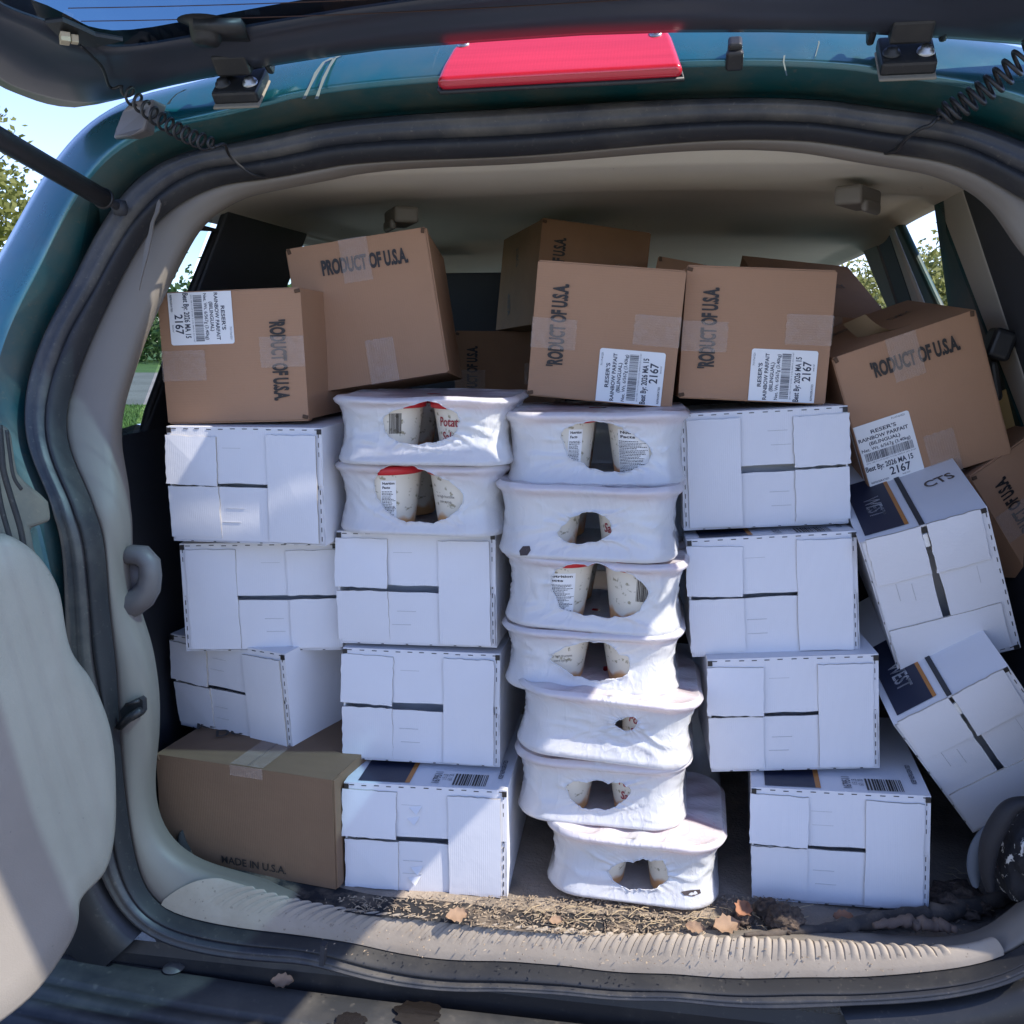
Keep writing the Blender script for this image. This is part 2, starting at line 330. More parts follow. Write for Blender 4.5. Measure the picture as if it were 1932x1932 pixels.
for i, (x, y, h, rw, lb) in enumerate([(-47, 60, 4.4, 6.5, 'leftmost dark tree beyond the road seen through the left rear side window'), (-38, 63, 4.0, 6.5, 'low dark tree beyond the road in the middle of the left rear window'), (-29, 61, 4.6, 6.5, 'dark tree beyond the road next to the black pillar of the left window'), (-5, 62, 5, 6.5, 'tree far ahead of the car glimpsed between the top cartons'), (6, 66, 5, 7, 'second tree far ahead of the car, right of the one between the cartons'), (17, 62, 5, 7, 'far tree behind the shrubs outside the right door window')]):
    tree('distant_tree', x, y, h, rw, 3000, .25, leaf_mats[1], lb, G1, 20+i, .0)
tree('pale_tree', -14.3, 16.0, 5.6, 3.0, 12000, .075, leaf_mats[0], 'tall pale leafy tree standing left of the car against the sky', None, 5, .1)
for i, (x, y, h, rw, lb) in enumerate([(2.75, 7.6, 2.15, 1.3, 'sunlit yellow green shrub right outside the right rear door window'), (4.2, 10.5, 2.3, 1.5, 'larger shrub behind the sunlit one seen low through the right window'), (2.6, 11.5, 2.3, 1.4, 'shrub furthest along the right side of the car')]):
    tree('tall_shrub', x, y, h, rw, 22000, .032, leaf_mats[0], lb, 'shrubs beside the car', 50+i, .0)

# ============================================================ THE CAR
car = empty('parked_suv', (0, 0, 0), 'teal sport utility vehicle with raised rear glass and an open cargo bay full of cartons', 'car')
def Yb(z): return -.13+.16*min(1, max(0, (z-1.3)/.55))
def unL(p, dy):
    Y = -.05
    for _ in range(25): Y = .5*Y+.5*(Yb(unY(p, Y)[2])+dy)
    return unY(p, Y)
CZ = 1.25; NT = 360
TH = np.linspace(-math.pi, math.pi, NT, endpoint=False)   # angle 0 = up, positive to the right
L0 = [(1065, 1873), (955, 1866), (581, 1815), (410, 1803), (342, 1791), (290, 1774), (246, 1743), (219, 1709), (191, 1658), (150, 1500), (135, 1340), (126, 1211), (123, 1126), (120, 1040), (106, 955), (79, 904), (51, 852), (43, 801), (51, 716), (89, 613), (120, 564), (154, 496), (188, 427), (226, 372), (256, 335), (308, 301), (376, 280), (478, 263), (595, 251), (660, 245), (800, 237), (955, 228), (1065, 218), (1272, 208), (1425, 207), (1634, 210), (1750, 215), (1853, 236), (1932, 273)]
R0 = [(1273, 1884), (1613, 1892), (1716, 1890), (1819, 1877), (1932, 1846), (1985, 1812), (2025, 1765)]
L1 = [(1065, 1852), (955, 1846), (581, 1784), (359, 1760), (297, 1740), (267, 1716), (239, 1671), (222, 1624), (216, 1579), (214, 1442), (207, 1340), (183, 1262), (178, 1160), (169, 1057), (157, 982), (137, 931), (99, 869), (87, 801), (96, 726), (120, 664), (140, 613), (178, 564), (219, 478), (260, 410), (308, 362), (359, 328), (427, 312), (513, 303), (613, 294), (800, 287), (955, 280), (1065, 272), (1272, 258), (1607, 256), (1750, 261), (1853, 290), (1932, 338)]
R1 = [(1273, 1862), (1511, 1868), (1716, 1862), (1830, 1850), (1932, 1815), (1980, 1775)]
L2 = [(1065, 1821), (955, 1812), (660, 1776), (547, 1760), (376, 1736), (304, 1719), (272, 1685), (260, 1640), (250, 1596), (239, 1511), (227, 1374), (222, 1272), (212, 1194), (202, 1075), (195, 999), (178, 945), (150, 893), (126, 846), (120, 805), (126, 760), (150, 699), (172, 640), (205, 574), (246, 492), (290, 420), (325, 393), (376, 362), (427, 345), (530, 335), (660, 325), (800, 322), (955, 318), (1065, 308), (1272, 291), (1648, 291), (1750, 297), (1836, 321), (1897, 355), (1932, 386)]
R2 = [(1272, 1836), (1511, 1842), (1716, 1836), (1819, 1825), (1897, 1808), (1935, 1780)]
LT = [(1065, 1757), (955, 1750), (784, 1733), (613, 1713), (530, 1696), (444, 1665), (369, 1651), (318, 1620), (290, 1590), (273, 1538), (272, 1477), (285, 1408), (284, 1323), (277, 1274), (267, 1215), (248, 1177), (242, 1143), (232, 1092), (231, 1003), (232, 982), (226, 928), (214, 880), (206, 840), (208, 805), (219, 757), (239, 699), (263, 630), (297, 554), (328, 496), (360, 431), (393, 400), (444, 373), (513, 352), (660, 337), (800, 333), (955, 329), (1065, 320), (1272, 303), (1600, 303), (1730, 318), (1815, 345), (1870, 378), (1905, 430), (1932, 485)]
RT = [(1272, 1767), (1442, 1774), (1579, 1781), (1682, 1788), (1784, 1800), (1860, 1790), (1905, 1750)]
def ring(L, Rr, dy):
    A = [unL(p, dy) for p in L]; B = [unL(p, dy) for p in Rr]
    mir = [a*np.array([-1, 1, 1])+np.array([.085, 0, 0]) for a in A if B[-1][2]+.06 < a[2] < A[-1][2]-.05 and a[0] < 0]
    P = A+B+mir
    th = np.array([math.atan2(p[0], p[2]-CZ) for p in P]); rr = np.array([math.hypot(p[0], p[2]-CZ) for p in P]); o = np.argsort(th); th = th[o]; rr = rr[o]
    r = np.interp(TH, np.concatenate([[th[-1]-2*math.pi], th, [th[0]+2*math.pi]]), np.concatenate([[rr[-1]], rr, [rr[0]]]))
    for _ in range(9): r = .25*np.roll(r, 1)+.5*r+.25*np.roll(r, -1)
    wt = np.clip((.76-np.abs(TH))/.22, 0, 1); r2 = r.copy()
    for _ in range(260): r2 = .25*np.roll(r2, 1)+.5*r2+.25*np.roll(r2, -1)
    r = r*(1-wt)+r2*wt
    x = r*np.sin(TH); z = CZ+r*np.cos(TH)
    return np.stack([x, np.array([Yb(q)+dy for q in z]), z], 1)
Q0, Q1, Q2, QT = ring(L0, R0, 0), ring(L1, R1, .012), ring(L2, R2, .03), ring(LT, RT, .055)
RAD = np.stack([np.sin(TH), 0*TH, np.cos(TH)], 1)
def loft(A, B, h, n=6, shape=None):
    rows = []
    for i in range(n+1):
        s = i/n; k = shape(s) if shape else math.sin(math.pi*s)
        rows.append(A*(1-s)+B*s+np.array([0, -h*k, 0]))
    return rows
BP_, BN_ = np.array([0, -.032, 1.885]), np.array([0, -.70, .71])
# rear body panel (teal) around the opening
side = np.clip((1-np.cos(TH))/1.0, 0, 1)[:, None]          # 0 at the top, 1 at the sides
mult = 1+.45*side
low = np.array([1.0 if q[2] < .72 else 0 for q in Q0])
def outer(o, dy): return Q0+RAD*o*mult+np.array([0, 1.0, 0])*(dy*(1-.8*side) if dy < 0 else dy)
prof = [(0, .03, 1), (.004, .035, 1), (.010, .012, 1), (.018, -.022, 1), (.03, -.045, 1), (.036, -.05, 0), (.041, -.048, 0), (.055, -.036, 0), (.085, -.008, 0), (.108, .024, 0), (.124, .07, 0), (.133, .13, 0), (.14, .24, 0), (.145, .4, 0)]
rows = [outer(o, d) for o, d, _ in prof]
mb = MB(); N = NT
keep = [i for i in range(NT) if not (Q0[i][2] < .645)]
ks = set(keep)
V = [p for r in rows for p in r]; F = []; Mi = []
for i in range(len(rows)-1):
    for k in range(NT):
        k2 = (k+1) % NT
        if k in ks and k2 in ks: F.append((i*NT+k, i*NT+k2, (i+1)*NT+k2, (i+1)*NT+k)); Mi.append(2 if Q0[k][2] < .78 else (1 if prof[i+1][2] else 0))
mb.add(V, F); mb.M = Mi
body = mb.make('body_panel', [teal, teal_shade_dirt, blackp], car, True)
# crease line on the left rear pillar
# seals
mb = MB(); mb.grid(loft(Q0, Q1, .012, 8, lambda s: math.sin(math.pi*s)**.6+.35*(1 if .45 < s < .62 else 0)*-1), closed=True)
mb.make('outer_weatherstrip', gutter_m, car, True)
mb = MB(); mb.grid(loft(Q0+RAD*.001, Q0+RAD*-.0005+np.array([0, .05, 0]), 0, 1), closed=True); mb.make('seal_channel', blackp, car, True)
mb = MB(); mb.grid(loft(Q1+RAD*.003, Q2, .016, 10, lambda s: math.sin(math.pi*s)**.7), closed=True)
mb.make('inner_weatherstrip', rubber, car, True)
QW = QT+np.array([0, .05, 0])+RAD*.012
rowsT = [Q2+RAD*.012+np.array([0, .012, 0])]+loft(Q2+np.array([0, .004, 0]), QT, .006, 6)+[QT+np.array([0, .012, 0])+RAD*-.0005, QT+np.array([0, .03, 0])+RAD*.003, QW]
mb = MB(); mb.grid(rowsT, closed=True); mb.make('pillar_trim', trim, car, True)
# sill plate with moulded ribs
def byx(Q, x):
    B = sorted([(q[0], q[1], q[2]) for q in Q if q[2] < 1.0 and abs(math.atan2(q[0], -(q[2]-CZ))) < 1.05]); X = [b[0] for b in B]
    return np.array([x, np.interp(x, X, [b[1] for b in B]), np.interp(x, X, [b[2] for b in B])])
a0 = unL((306, 1716), .03)[0]; a1 = unL((1893, 1806), .03)[0]; b0 = unL((425, 1662), .055)[0]; b1 = unL((1850, 1800), .055)[0]
rows = []; NR = 3600
for j in range(13):
    s = j/12; row = []
    for i in range(NR+1):
        u = i/NR; A = byx2 = None
        xa = a0+(a1-a0)*u; xb = b0+(b1-b0)*u
        row.append((xa, xb, u, s))
    rows.append(row)
TA = [byx(Q2, a0+(a1-a0)*i/NR) for i in range(NR+1)]; TB = [byx(QT, b0+(b1-b0)*i/NR) for i in range(NR+1)]
R2_ = []
for j in range(25):
    s = j/24; row = []
    for i in range(NR+1):
        A, B = TA[i], TB[i]; p = A*(1-s)+B*s; u = i/NR
        ph = ((A[0]*.35+B[0]*.65+.005*s*s)/.0192) % 1.0; rib = .75*math.sin(math.pi*(ph-.35)/.5)**.8 if .35 < ph < .85 else (-.75*math.sin(math.pi*(ph-.88)/.11) if .88 < ph < .99 else 0)
        env = (1 if s > .26 else 0)*(min(1, max(0, (u-.03)/.02)))*(1 if u < .95 else 0)
        up = .006+.014*math.sin(math.pi*min(1, s*1.0))**.8+(.0045*rib*env)
        if j == 0: up = .002
        if j == 24: up = -.004
        row.append((p[0], p[1]-.002, p[2]+up))
    R2_.append(row)
mb = MB(); mb.grid(R2_); mb.make('sill_plate', sillm, car, True)
# gap line cut across the lower seal on the left, scuffs
# lower rear face and bumper
mb = MB()
mb.grid([[(x, -.112, .62), (x, -.118, .60), (x, -.12, .45)][::-1] for x in (-1.0, -.4, 0, .4, 1.0)][::-1]); mb.make('lower_rear_panel', blackp, car)
mb = MB(); rows = []
pr = [(-.125, .52), (-.13, .572), (-.14, .582), (-.16, .585), (-.20, .584)]
y = -.205
while y > -.42:
    pr += [(y, .583), (y-.003, .579), (y-.012, .579), (y-.015, .5845), (y-.03, .5845)]; y -= .034
pr += [(-.44, .575), (-.47, .55), (-.48, .48), (-.48, .36), (-.44, .30)]
xs = np.linspace(-.92, .94, 90)
def bx(yy, zz, x):
    e = abs(x-.0); return (x, yy+.10*(abs(x)/.92)**3*(1 if yy < -.3 else .55)+.0, zz-(.012 if (.028 < (x % 10) < .034) else 0))
rows = []
for (yy, zz) in pr:
    row = []
    for x in xs:
        z2 = zz
        if x > -.26 and -.41 < yy < -.2: z2 = .5835+.0015*math.sin(x*9)
        row.append((x, yy+.06*(abs(x)/.92)**3, z2))
    rows.append(row)
mb.grid(rows, flip=True); mb.make('bumper', bumper_m, car, True)
for p in ((147, 1784), (328, 1825)):
    q = unZ(p, .587); mb = MB(); mb.lathe([(0, .007), (.008, .006), (.014, .003), (.017, 0)], 20, q); mb.make('bumper_stud', bumper_m, car, True)
q = unZ((1047, 1914), .588); mb = MB(); mb.box((q[0], -.24, .5865), (.004, .16, .004)); mb.make('bumper_joint', darktrim, car)
jq = unY((611, 1798), -.145); MB().box((jq[0], -.147, jq[2]), (.007, .012, .034), Matrix.Rotation(.12, 3, 'Y')).make('seal_joint', darktrim, car)
# cargo floor, side walls, roof
mb = MB(); rows = []
for j in range(40):
    yy = -.075+2.3*(j/39)**1.6; rows.append([(x, yy+(0 if j else .03*(abs(x)/.7)**4), .684+.0035*noise.noise((x*9, yy*9, 0))+.002*noise.noise((x*30, yy*30, 3))) for x in np.linspace(-.74, .74, 90)])
mb.grid(rows); mb.make('cargo_carpet', carpet, car, True)
def sidept(sg, y, z): return (sg*(.76-.3*(z-1.38)), y, z)
def nP(sg): return (np.array([sg*.76, 0, 1.38]), np.array([sg, 0, .3]))
def sideline(sg, pA, pB):
    P0, n = nP(sg); A = unP(pA, P0, n); B = unP(pB, P0, n)
    return lambda z: A[1]+(B[1]-A[1])*(z-A[2])/(B[2]-A[2])
ZT, ZB = 1.775, 1.39
cL0 = sideline(-1, (290, 774), (417, 434)); cL1 = sideline(-1, (543, 543), (585, 434))
cR0 = sideline(1, (1898, 607), (1831, 404)); cR1 = sideline(1, (1861, 625), (1783, 422)); cR4 = sideline(1, (1741, 566), (1685, 429)); cR5 = sideline(1, (1720, 566), (1676, 435)); cR6 = sideline(1, (1691, 566), (1652, 448)); cR7 = sideline(1, (1672, 570), (1628, 466)); cR2 = sideline(1, (1796, 578), (1781, 414))
cR3 = sideline(1, (1764, 571), (1695, 424))
def pillar(name, sg, f0, f1, z0, z1, m, th=.05, inn=0):
    pts = []
    for z in (z0, (z0+z1)/2, z1): pts.append((f0(z), z))
    for z in (z1, (z0+z1)/2, z0): pts.append((f1(z), z))
    poly = [Vector(sidept(sg, y_, z_))+Vector((-sg*inn, 0, 0)) for y_, z_ in pts]
    mb = MB(); mb.prism(poly, (sg*th, 0, 0)); return mb.make(name, m, car, False, .012, 3, fix=True)
for sg in (-1, 1):
    nm = 'side_trim_panel'
    mb = MB(); Z = [.66, .8, 1.0, 1.2, 1.33, 1.39]; Xo = [.735, .73, .725, .73, .742, .757]
    mb.grid([[(sg*x, yy, z) for z, x in zip(Z, Xo)] for yy in (-.03, .4, 1.0, 1.7, 2.4)], flip=sg > 0); mb.make(nm, darktrim, car, True)
    mb = MB(); mb.grid([[(sg*.757, yy, 1.39), (sg*.80, yy, 1.398), (sg*.90, yy, 1.37), (sg*.955, yy, 1.25), (sg*.965, yy, .9), (sg*.93, yy, .5)] for yy in (.25, .8, 1.5, 2.4, 3.9)]); mb.make('body_side', teal, car, True)
    pillar('header_trim', sg, lambda z: .12, lambda z: 2.4, 1.772 if sg < 0 else 1.803, 1.84, headm, .04, 0)
pillar('rear_side_pillar', -1, cL0, cL1, ZB-.02, 1.78, darktrim, .015)  # dark material carries the backlit shade of this left pillar
pillar('rear_side_pillar', 1, cR0, cR1, ZB-.02, 1.80, M('pale_pillar_trim', (.46, .43, .37), .6), .015)
pillar('quarter_shade', 1, lambda z: -.02, lambda z: cR0(z)+.005, ZB-.02, 1.80, darktrim, .015)
pillar('door_frame', 1, lambda z: cR1(z)+.003, cR2, ZB-.02, 1.80, teal_shade_dirt, .018, -.0)
pillar('door_frame', 1, cR3, cR4, ZB-.02, 1.80, teal_shade_dirt, .018, -.0)
wht = M('pale_door_seal', (.55, .56, .56), .5)
pillar('door_seal', 1, lambda z: cR4(z)+.003, lambda z: cR4(z)*.55+cR5(z)*.45, ZB-.02, 1.80, wht, .015, .006)
pillar('door_seal', 1, lambda z: cR4(z)*.5+cR5(z)*.5, cR5, ZB-.02, 1.80, wht, .015, .002)
pillar('middle_pillar', 1, lambda z: cR5(z)+.003, cR6, ZB-.02, 1.80, darktrim, .015, .0)
pillar('middle_pillar', 1, lambda z: cR6(z)+.003, cR7, ZB-.02, 1.80, trim, .02, .004)
pillar('middle_pillar', -1, lambda z: 1.25, lambda z: 1.5, ZB-.02, 1.775, darktrim, .08)
for sg, f0, f1, g in ((-1, lambda z: -.03, lambda z: cL0(z)+.02, sideglass), (-1, lambda z: cL1(z)-.02, lambda z: 1.26, sideglass), (-1, lambda z: 1.49, lambda z: 2.4, shadeglass)):
    zz = [ZB-.01, 1.6, 1.775 if sg < 0 else 1.80]; mb = MB(); off = .035
    mb.add([tuple(Vector(sidept(sg, f(z), z))+Vector((sg*off, 0, 0))) for z in zz for f in (f0, f1)], [(0, 1, 3, 2), (2, 3, 5, 4)])
    mb.make('side_window', g, car)
# left quarter window black border
pb = [unP(p, *nP(-1)) for p in ((190, 866), (212, 863), (252, 853), (266, 846), (275, 832), (290, 774), (308, 726), (372, 547), (417, 434), (369, 427))]
mb = MB(); mb.tube([p+np.array([-.01, 0, 0]) for p in pb], .007, 8); mb.make('window_rubber', rubber, car, True)
# headliner
mb = MB(); rows = []
for j in range(70):
    yy = .075+j*.034; row = []
    for i in range(61):
        x = -.69+1.345*i/60; e = max(0, (abs(x)-.50)/.19); z = 1.806-(.035 if x < 0 else .004)*e**2+.012*math.cos(x*2)-.012
        b = 1/(1+math.exp(-(yy-.47-.25*max(0, abs(x)-.30))/.012)); z += .014*b*(1 if abs(x) < .62 else 0)
        z += -.022/(1+math.exp(-(yy-1.05)/.03))
        z += .0+(.03*(1-j/2) if j < 2 else 0)
        z += .003*noise.noise((x*3, yy*3, 0)); row.append((x, yy, z))
    rows.append(row)
mb.grid(rows, flip=True); mb.make('headliner', headm, car, True)
mb = MB(); rows = []
for yy in (.30, .6, 1.2, 2.0, 2.45): rows.append([(x, yy, 1.975-.09*(abs(x)/.8)**3) for x in np.linspace(-.80, .80, 21)])
mb.grid(rows); mb.make('roof_panel', teal, car, True)
mb = MB(); mb.grid([[(x, 2.4, 1.87), (x, 3.05, 1.42)] for x in (-.7, 0, .7)]); mb.make('windshield', shadeglass, car)
mb = MB(); mb.grid([[(x, 2.35, 1.3), (x, 2.9, 1.36), (x, 3.2, 1.38), (x, 4.1, 1.28), (x, 4.25, .9), (x, 4.2, .5)] for x in (-.95, 0, .95)]); mb.make('hood', teal, car, True)
mb = MB(); mb.box((0, 2.6, .95), (1.5, .3, .75)); mb.make('dashboard', darktrim, car, False, .05)
for x in (-.38, .38):
    mb = MB(); mb.box((x, 1.15, 1.08), (.66, .14, .84)); mb.box((x, 1.4, .8), (.5, .5, .15)); st_ = mb.make('seat', darktrim, car, False, .04)
    mb = MB(); mb.box((x, 1.16, 1.62), (.26, .10, .19)); mb.box((x-.06, 1.17, 1.53), (.012, .012, .1)); mb.box((x+.06, 1.17, 1.53), (.012, .012, .1)); mb.make('headrest', darktrim, st_, False, .03, 3)
for x in (-.86, .86):
    for yy in (.75, 3.3):
        mb = MB(); A = Matrix.Rotation(R_(90), 3, 'Y'); mb.lathe([(0, -.1), (.2, -.1), (.22, -.09), (.33, -.1), (.36, -.07), (.36, .07), (.33, .1), (.22, .09), (.2, .06), (0, .05)], 32, (x, yy, .36), 0, A); mb.make('wheel', rubber, car, True)
# interior hooks on the headliner
for (px, py, fl) in ((757, 418, -1), (1618, 383, 1)):
    q = unZ((px, py), 1.765)
    mb = MB(); Rm = Matrix.Rotation(R_(-28*fl), 3, 'Z'); c0 = Vector(q)
    mb.box(c0+Vector((0, 0, .008)), (.045, .10, .03), Rm); mb.box(c0+Rm@Vector((.022*fl, .0, -.008)), (.012, .07, .02), Rm); mb.make('belt_guide', trim, car, False, .009, 3)
# dark belt anchor on the right pillar
q = unY((1884, 650), .36); mb = MB(); mb.box(q, (.038, .05, .05), Matrix.Rotation(.3, 3, 'Y')); mb.box(Vector(q)+Vector((.005, .02, -.06)), (.016, .02, .07), Matrix.Rotation(-.2, 3, 'Y')); mb.make('belt_anchor', blackp, car, False, .012, 3)
# hand loop on the left trim
lp = [(232, 1052), (250, 1046), (270, 1049), (282, 1062), (284, 1085), (281, 1108), (270, 1125), (250, 1138), (236, 1143)]
mb = MB(); mb.tube([unY(p, -.06) for p in lp], [.012, .015, .017, .017, .017, .018, .02, .022, .02], 10); mb.box(unY((256, 1092), -.045), (.04, .02, .06)); mb.make('grab_loop', M('grey_fitting', (.11, .10, .10), .5), car, True)
# latch striker recess
pk = [(226, 1341), (236, 1329), (263, 1317), (269, 1322), (270, 1344), (264, 1353), (236, 1368), (228, 1377), (229, 1360)]
mb = MB(); mb.prism([unL(p, .030) for p in pk], (0, .012, 0)); mb.make('latch_recess', blackp, car, False)
mb = MB(); mb.tube([unL((224, 1372), .018), unL((246, 1352), .018), unL((266, 1340), .02)], .006, 8); mb.tube([unL((238, 1330), .018), unL((262, 1322), .018)], .003, 6); mb.make('latch_striker', blackp, car, True)
# torn flap of trim hanging at the upper left
fl = [(296, 382), (300, 376), (303, 384), (299, 400), (290, 418), (287, 442), (279, 480), (268, 520), (262, 548), (266, 515), (271, 480), (275, 455), (280, 440), (284, 420), (292, 400)]
mb = MB(); mb.prism([unL(p, .0) for p in fl], (0, .003, 0)); mb.make('peeled_trim_strip', trim, car)
# white glare-free tan lip pieces are part of pillar_trim
dropm = M('dried_dropping', (.13, .16, .15), .9)
for pts, wd in (([(646, 106), (632, 113), (622, 130), (612, 150), (604, 172), (598, 190)], .0022), ([(630, 112), (612, 120), (598, 140), (586, 165), (574, 190)], .0028), ([(352, 172), (335, 180), (325, 190), (318, 200)], .0016), ([(1480, 66), (1482, 90), (1478, 120), (1484, 146)], .0008), ([(1540, 66), (1545, 84), (1538, 110)], .0008)):
    P_ = bezl = [Vector(unP(p, BP_, BN_))+Vector(BN_)*.0025 for p in pts]; V = []; F = []; rq = random.Random(int(pts[0][0]))
    for i_, q in enumerate(P_):
        k_ = wd*rq.uniform(.6, 1.6); V += [q+Vector((-k_, 0, 0)), q+Vector((k_, 0, 0))]
        if i_: F.append((2*i_-2, 2*i_-1, 2*i_+1, 2*i_))
    mb = MB(); mb.add(V, F); mb.make('dried_streak', dropm, car)
# ------------------------------------------------ brake light
BP, BN = np.array([0, -.032, 1.885]), np.array([0, -.70, .71])
bl = [(829, 171), (838, 148), (856, 116), (876, 95), (900, 84), (1000, 76), (1100, 69), (1180, 65), (1232, 63), (1254, 70), (1268, 92), (1280, 126), (1289, 152), (1200, 157), (1060, 164), (930, 171), (850, 176), (834, 177)]
o = MB().prism([unP(p, BP, BN) for p in bl], Vector(BN)*.020).make('brake_light', lens, car, True, .016, 6, fix=True)
m_ = o.modifiers.new('w', 'WEIGHTED_NORMAL')
mb = MB(); mb.tube([unP(p, BP, BN)+BN*.002 for p in bl+[bl[0]]], .0035, 6, cap=False); mb.make('lamp_gasket', blackp, o, True)
for p in ((879, 109), (1237, 91)):
    q = Vector(unP(p, BP, BN))+Vector(BN)*.0205; A = Vector(BN).to_track_quat('Z', 'Y').to_matrix()
    mb = MB(); mb.lathe([(.0085, -.001), (.008, .0015), (.006, .0015)], 20, q, 0, A); mb.lathe([(.0055, -.001), (.0048, .003), (.002, .0036), (.0018, .0015), (0, .0015)], 16, q, 0, A); mb.make('screw', steel, o, True)
# ------------------------------------------------ rubber stop
mb = MB(); q = Vector(unP((1385, 116), BP, BN))+Vector(BN)*.012; A = Vector(BN).to_track_quat('Z', 'Y').to_matrix()
mb.box(q+Vector((0, 0, .002)), (.018, .022, .030), A); mb.box(q+Vector((0, -.004, -.010)), (.022, .012, .026), A); mb.make('rubber_stop', blackp, car, False, .004, 3)
# ------------------------------------------------ glass hinges
for (px, py) in ((458, 172), (1707, 116)):
    hq = Vector(unP((px, py), BP, BN)); A = Vector(BN).to_track_quat('Z', 'Y').to_matrix()
    h = MB().box(hq+Vector(BN)*.008, (.066, .062, .018), A)
    h.box(hq+Vector(BN)*.026+Vector((0, -.0, .022)), (.050, .05, .03), A)
    for sx in (-1, 1): h.box(hq+Vector((sx*.043, -.012, .046)), (.010, .045, .040), Matrix.Rotation(R_(-20), 3, 'X'))
    h.box(hq+Vector((0, -.015, .062)), (.092, .05, .012), Matrix.Rotation(R_(-18), 3, 'X'))
    ho = h.make('glass_hinge', blackp, car, False, .004, 2)
    for sx in (-1, 1):
        mb = MB(); mb.lathe([(.011, 0), (.010, .003), (.007, .004), (.0065, .0075), (0, .0078)], 18, hq+Vector(BN)*.0175+A@Vector((sx*.020, -.010, 0)), 0, A); mb.make('bolt', steel if sx > 0 else blackp, ho, True)
    mb = MB(); mb.box(hq+Vector(BN)*.001+Vector((0, -.002, -.006)), (.068, .064, .004), A); mb.make('mounting_shim', M('dirty_primer', (.22, .20, .16), .8), ho, False, .002)
# ------------------------------------------------ raised rear glass
GP, GN = np.array([0, -.06, 1.925]), np.array([0, .30, 1.0])
go = [(0, 164), (40, 180), (75, 193), (102, 200), (140, 204), (171, 200), (239, 185), (297, 167), (396, 147), (513, 125), (613, 109), (720, 95), (904, 80), (1100, 67), (1273, 61.5), (1450, 61), (1648, 65), (1800, 74), (1932, 85), (2020, 96)]
gi = [(0, 10), (40, 27), (85, 41), (130, 62), (171, 84), (222, 92), (280, 86), (342, 75), (500, 47), (660, 20), (801, 0), (1000, -22), (1273, -38), (1600, -38), (1800, -30), (1932, -16)]
Go = [unP(p, GP, GN) for p in go]; Gi = [unP(p, GP, GN) for p in gi]
def gz(x, y): return 1.925-.30*(y+.06)
xe = Go[0][0]
Go = [np.array([xe-.005, -.36, 0]), np.array([xe+.01, -.46, 0]), np.array([xe+.06, -.53, 0]), np.array([-.4, -.56, 0])][::-1]+Go+[np.array([-xe-.07, -.065, 0]), np.array([-xe-.02, -.10, 0]), np.array([-xe, -.17, 0]), np.array([-xe, -.36, 0]), np.array([-xe-.02, -.47, 0]), np.array([-xe-.07, -.54, 0]), np.array([.3, -.57, 0])]
xi = Gi[0][0]
Gi = [np.array([-.4, -.50, 0]), np.array([xi+.05, -.48, 0]), np.array([xi+.01, -.43, 0])]+Gi+[np.array([-xi-.04, -.2, 0]), np.array([-xi, -.3, 0]), np.array([-xi, -.42, 0]), np.array([-xi-.05, -.49, 0]), np.array([.3, -.51, 0])]
def polar(P, n=400, c=(0, -.31)):
    th = np.array([math.atan2(p[0]-c[0], p[1]-c[1]) for p in P]); r = np.array([math.hypot(p[0]-c[0], p[1]-c[1]) for p in P]); o_ = np.argsort(th); th = th[o_]; r = r[o_]
    T = np.linspace(-math.pi, math.pi, n, endpoint=False); x = np.interp(T, np.concatenate([[th[-1]-2*math.pi], th, [th[0]+2*math.pi]]), range(-1, len(th)+1))
    P_ = np.array([P[i] for i in o_]); P_ = np.vstack([P_[-1], P_, P_[0]]); out = []
    for q in x:
        q += 1; i = min(int(q), len(P_)-2); f = q-i; out.append(P_[i]*(1-f)+P_[i+1]*f)
    out = np.array(out)
    for _ in range(1): out = .1*np.roll(out, 1, 0)+.8*out+.1*np.roll(out, -1, 0)
    return out
PO, PI = polar(Go), polar(Gi)
def gl(P, dz): return [(p[0], p[1], gz(p[0], p[1])+dz) for p in P]
gate = empty('rear_glass_assembly', (0, 0, 0)); gate.parent = car
gate['label'] = 'raised rear glass with black frame'
m1 = .5
rows = [gl(PI, .004), gl(PI, .000), gl(PI*.8+PO*.2, .000), gl(PI*.55+PO*.45, .000), gl(PI*.5+PO*.5, -.004), gl(PI*.3+PO*.7, -.004), gl(PI*.12+PO*.88, -.003), gl(PO, .000), gl(PO*1.0, .020), gl(PO*.996+PI*.004, .028), gl(PI, .022)]
mb = MB(); mb.grid(rows, closed=True); mb.make('glass_frame', gatep, gate, True)
mb = MB(); P = gl(PI, .0008); c = (0, -.31, gz(0, -.31)+.0008); mb.add([c]+P, [(0, i+1, (i+1) % 400+1) for i in range(400)]); mb.make('rear_glass', gateglass, gate, True)
mb = MB()
for k in range(14):
    yy = -.135-.026*k; pts = [(x, yy-.028*(x/.7)**2, gz(0, yy-.028*(x/.7)**2)-.0005) for x in np.linspace(-.60, .60, 24)]; mb.tube(pts, .0006, 4)
mb.make('defroster_grid', M('defroster_line', (.05, .02, .01), .5), gate)
bb = [(85, 40), (118, 36), (150, 50), (180, 64), (232, 73), (175, 86), (120, 74)]
mb = MB(); mb.prism([unP(p, GP, GN)+np.array([0, 0, .003]) for p in bb], (0, 0, -.006)); mb.make('frame_gusset', blackp, gate)
q = Vector(unP((388, 48), GP, GN)); mb = MB(); mb.lathe([(0, -.024), (.016, -.023), (.019, -.018), (.021, 0), (.035, .004)], 24, q); mb.box(q+Vector((.02, .005, -.005)), (.06, .05, .014), Matrix.Rotation(.2, 3, 'Z')); mb.make('wiper_pivot', blackp, gate, True)
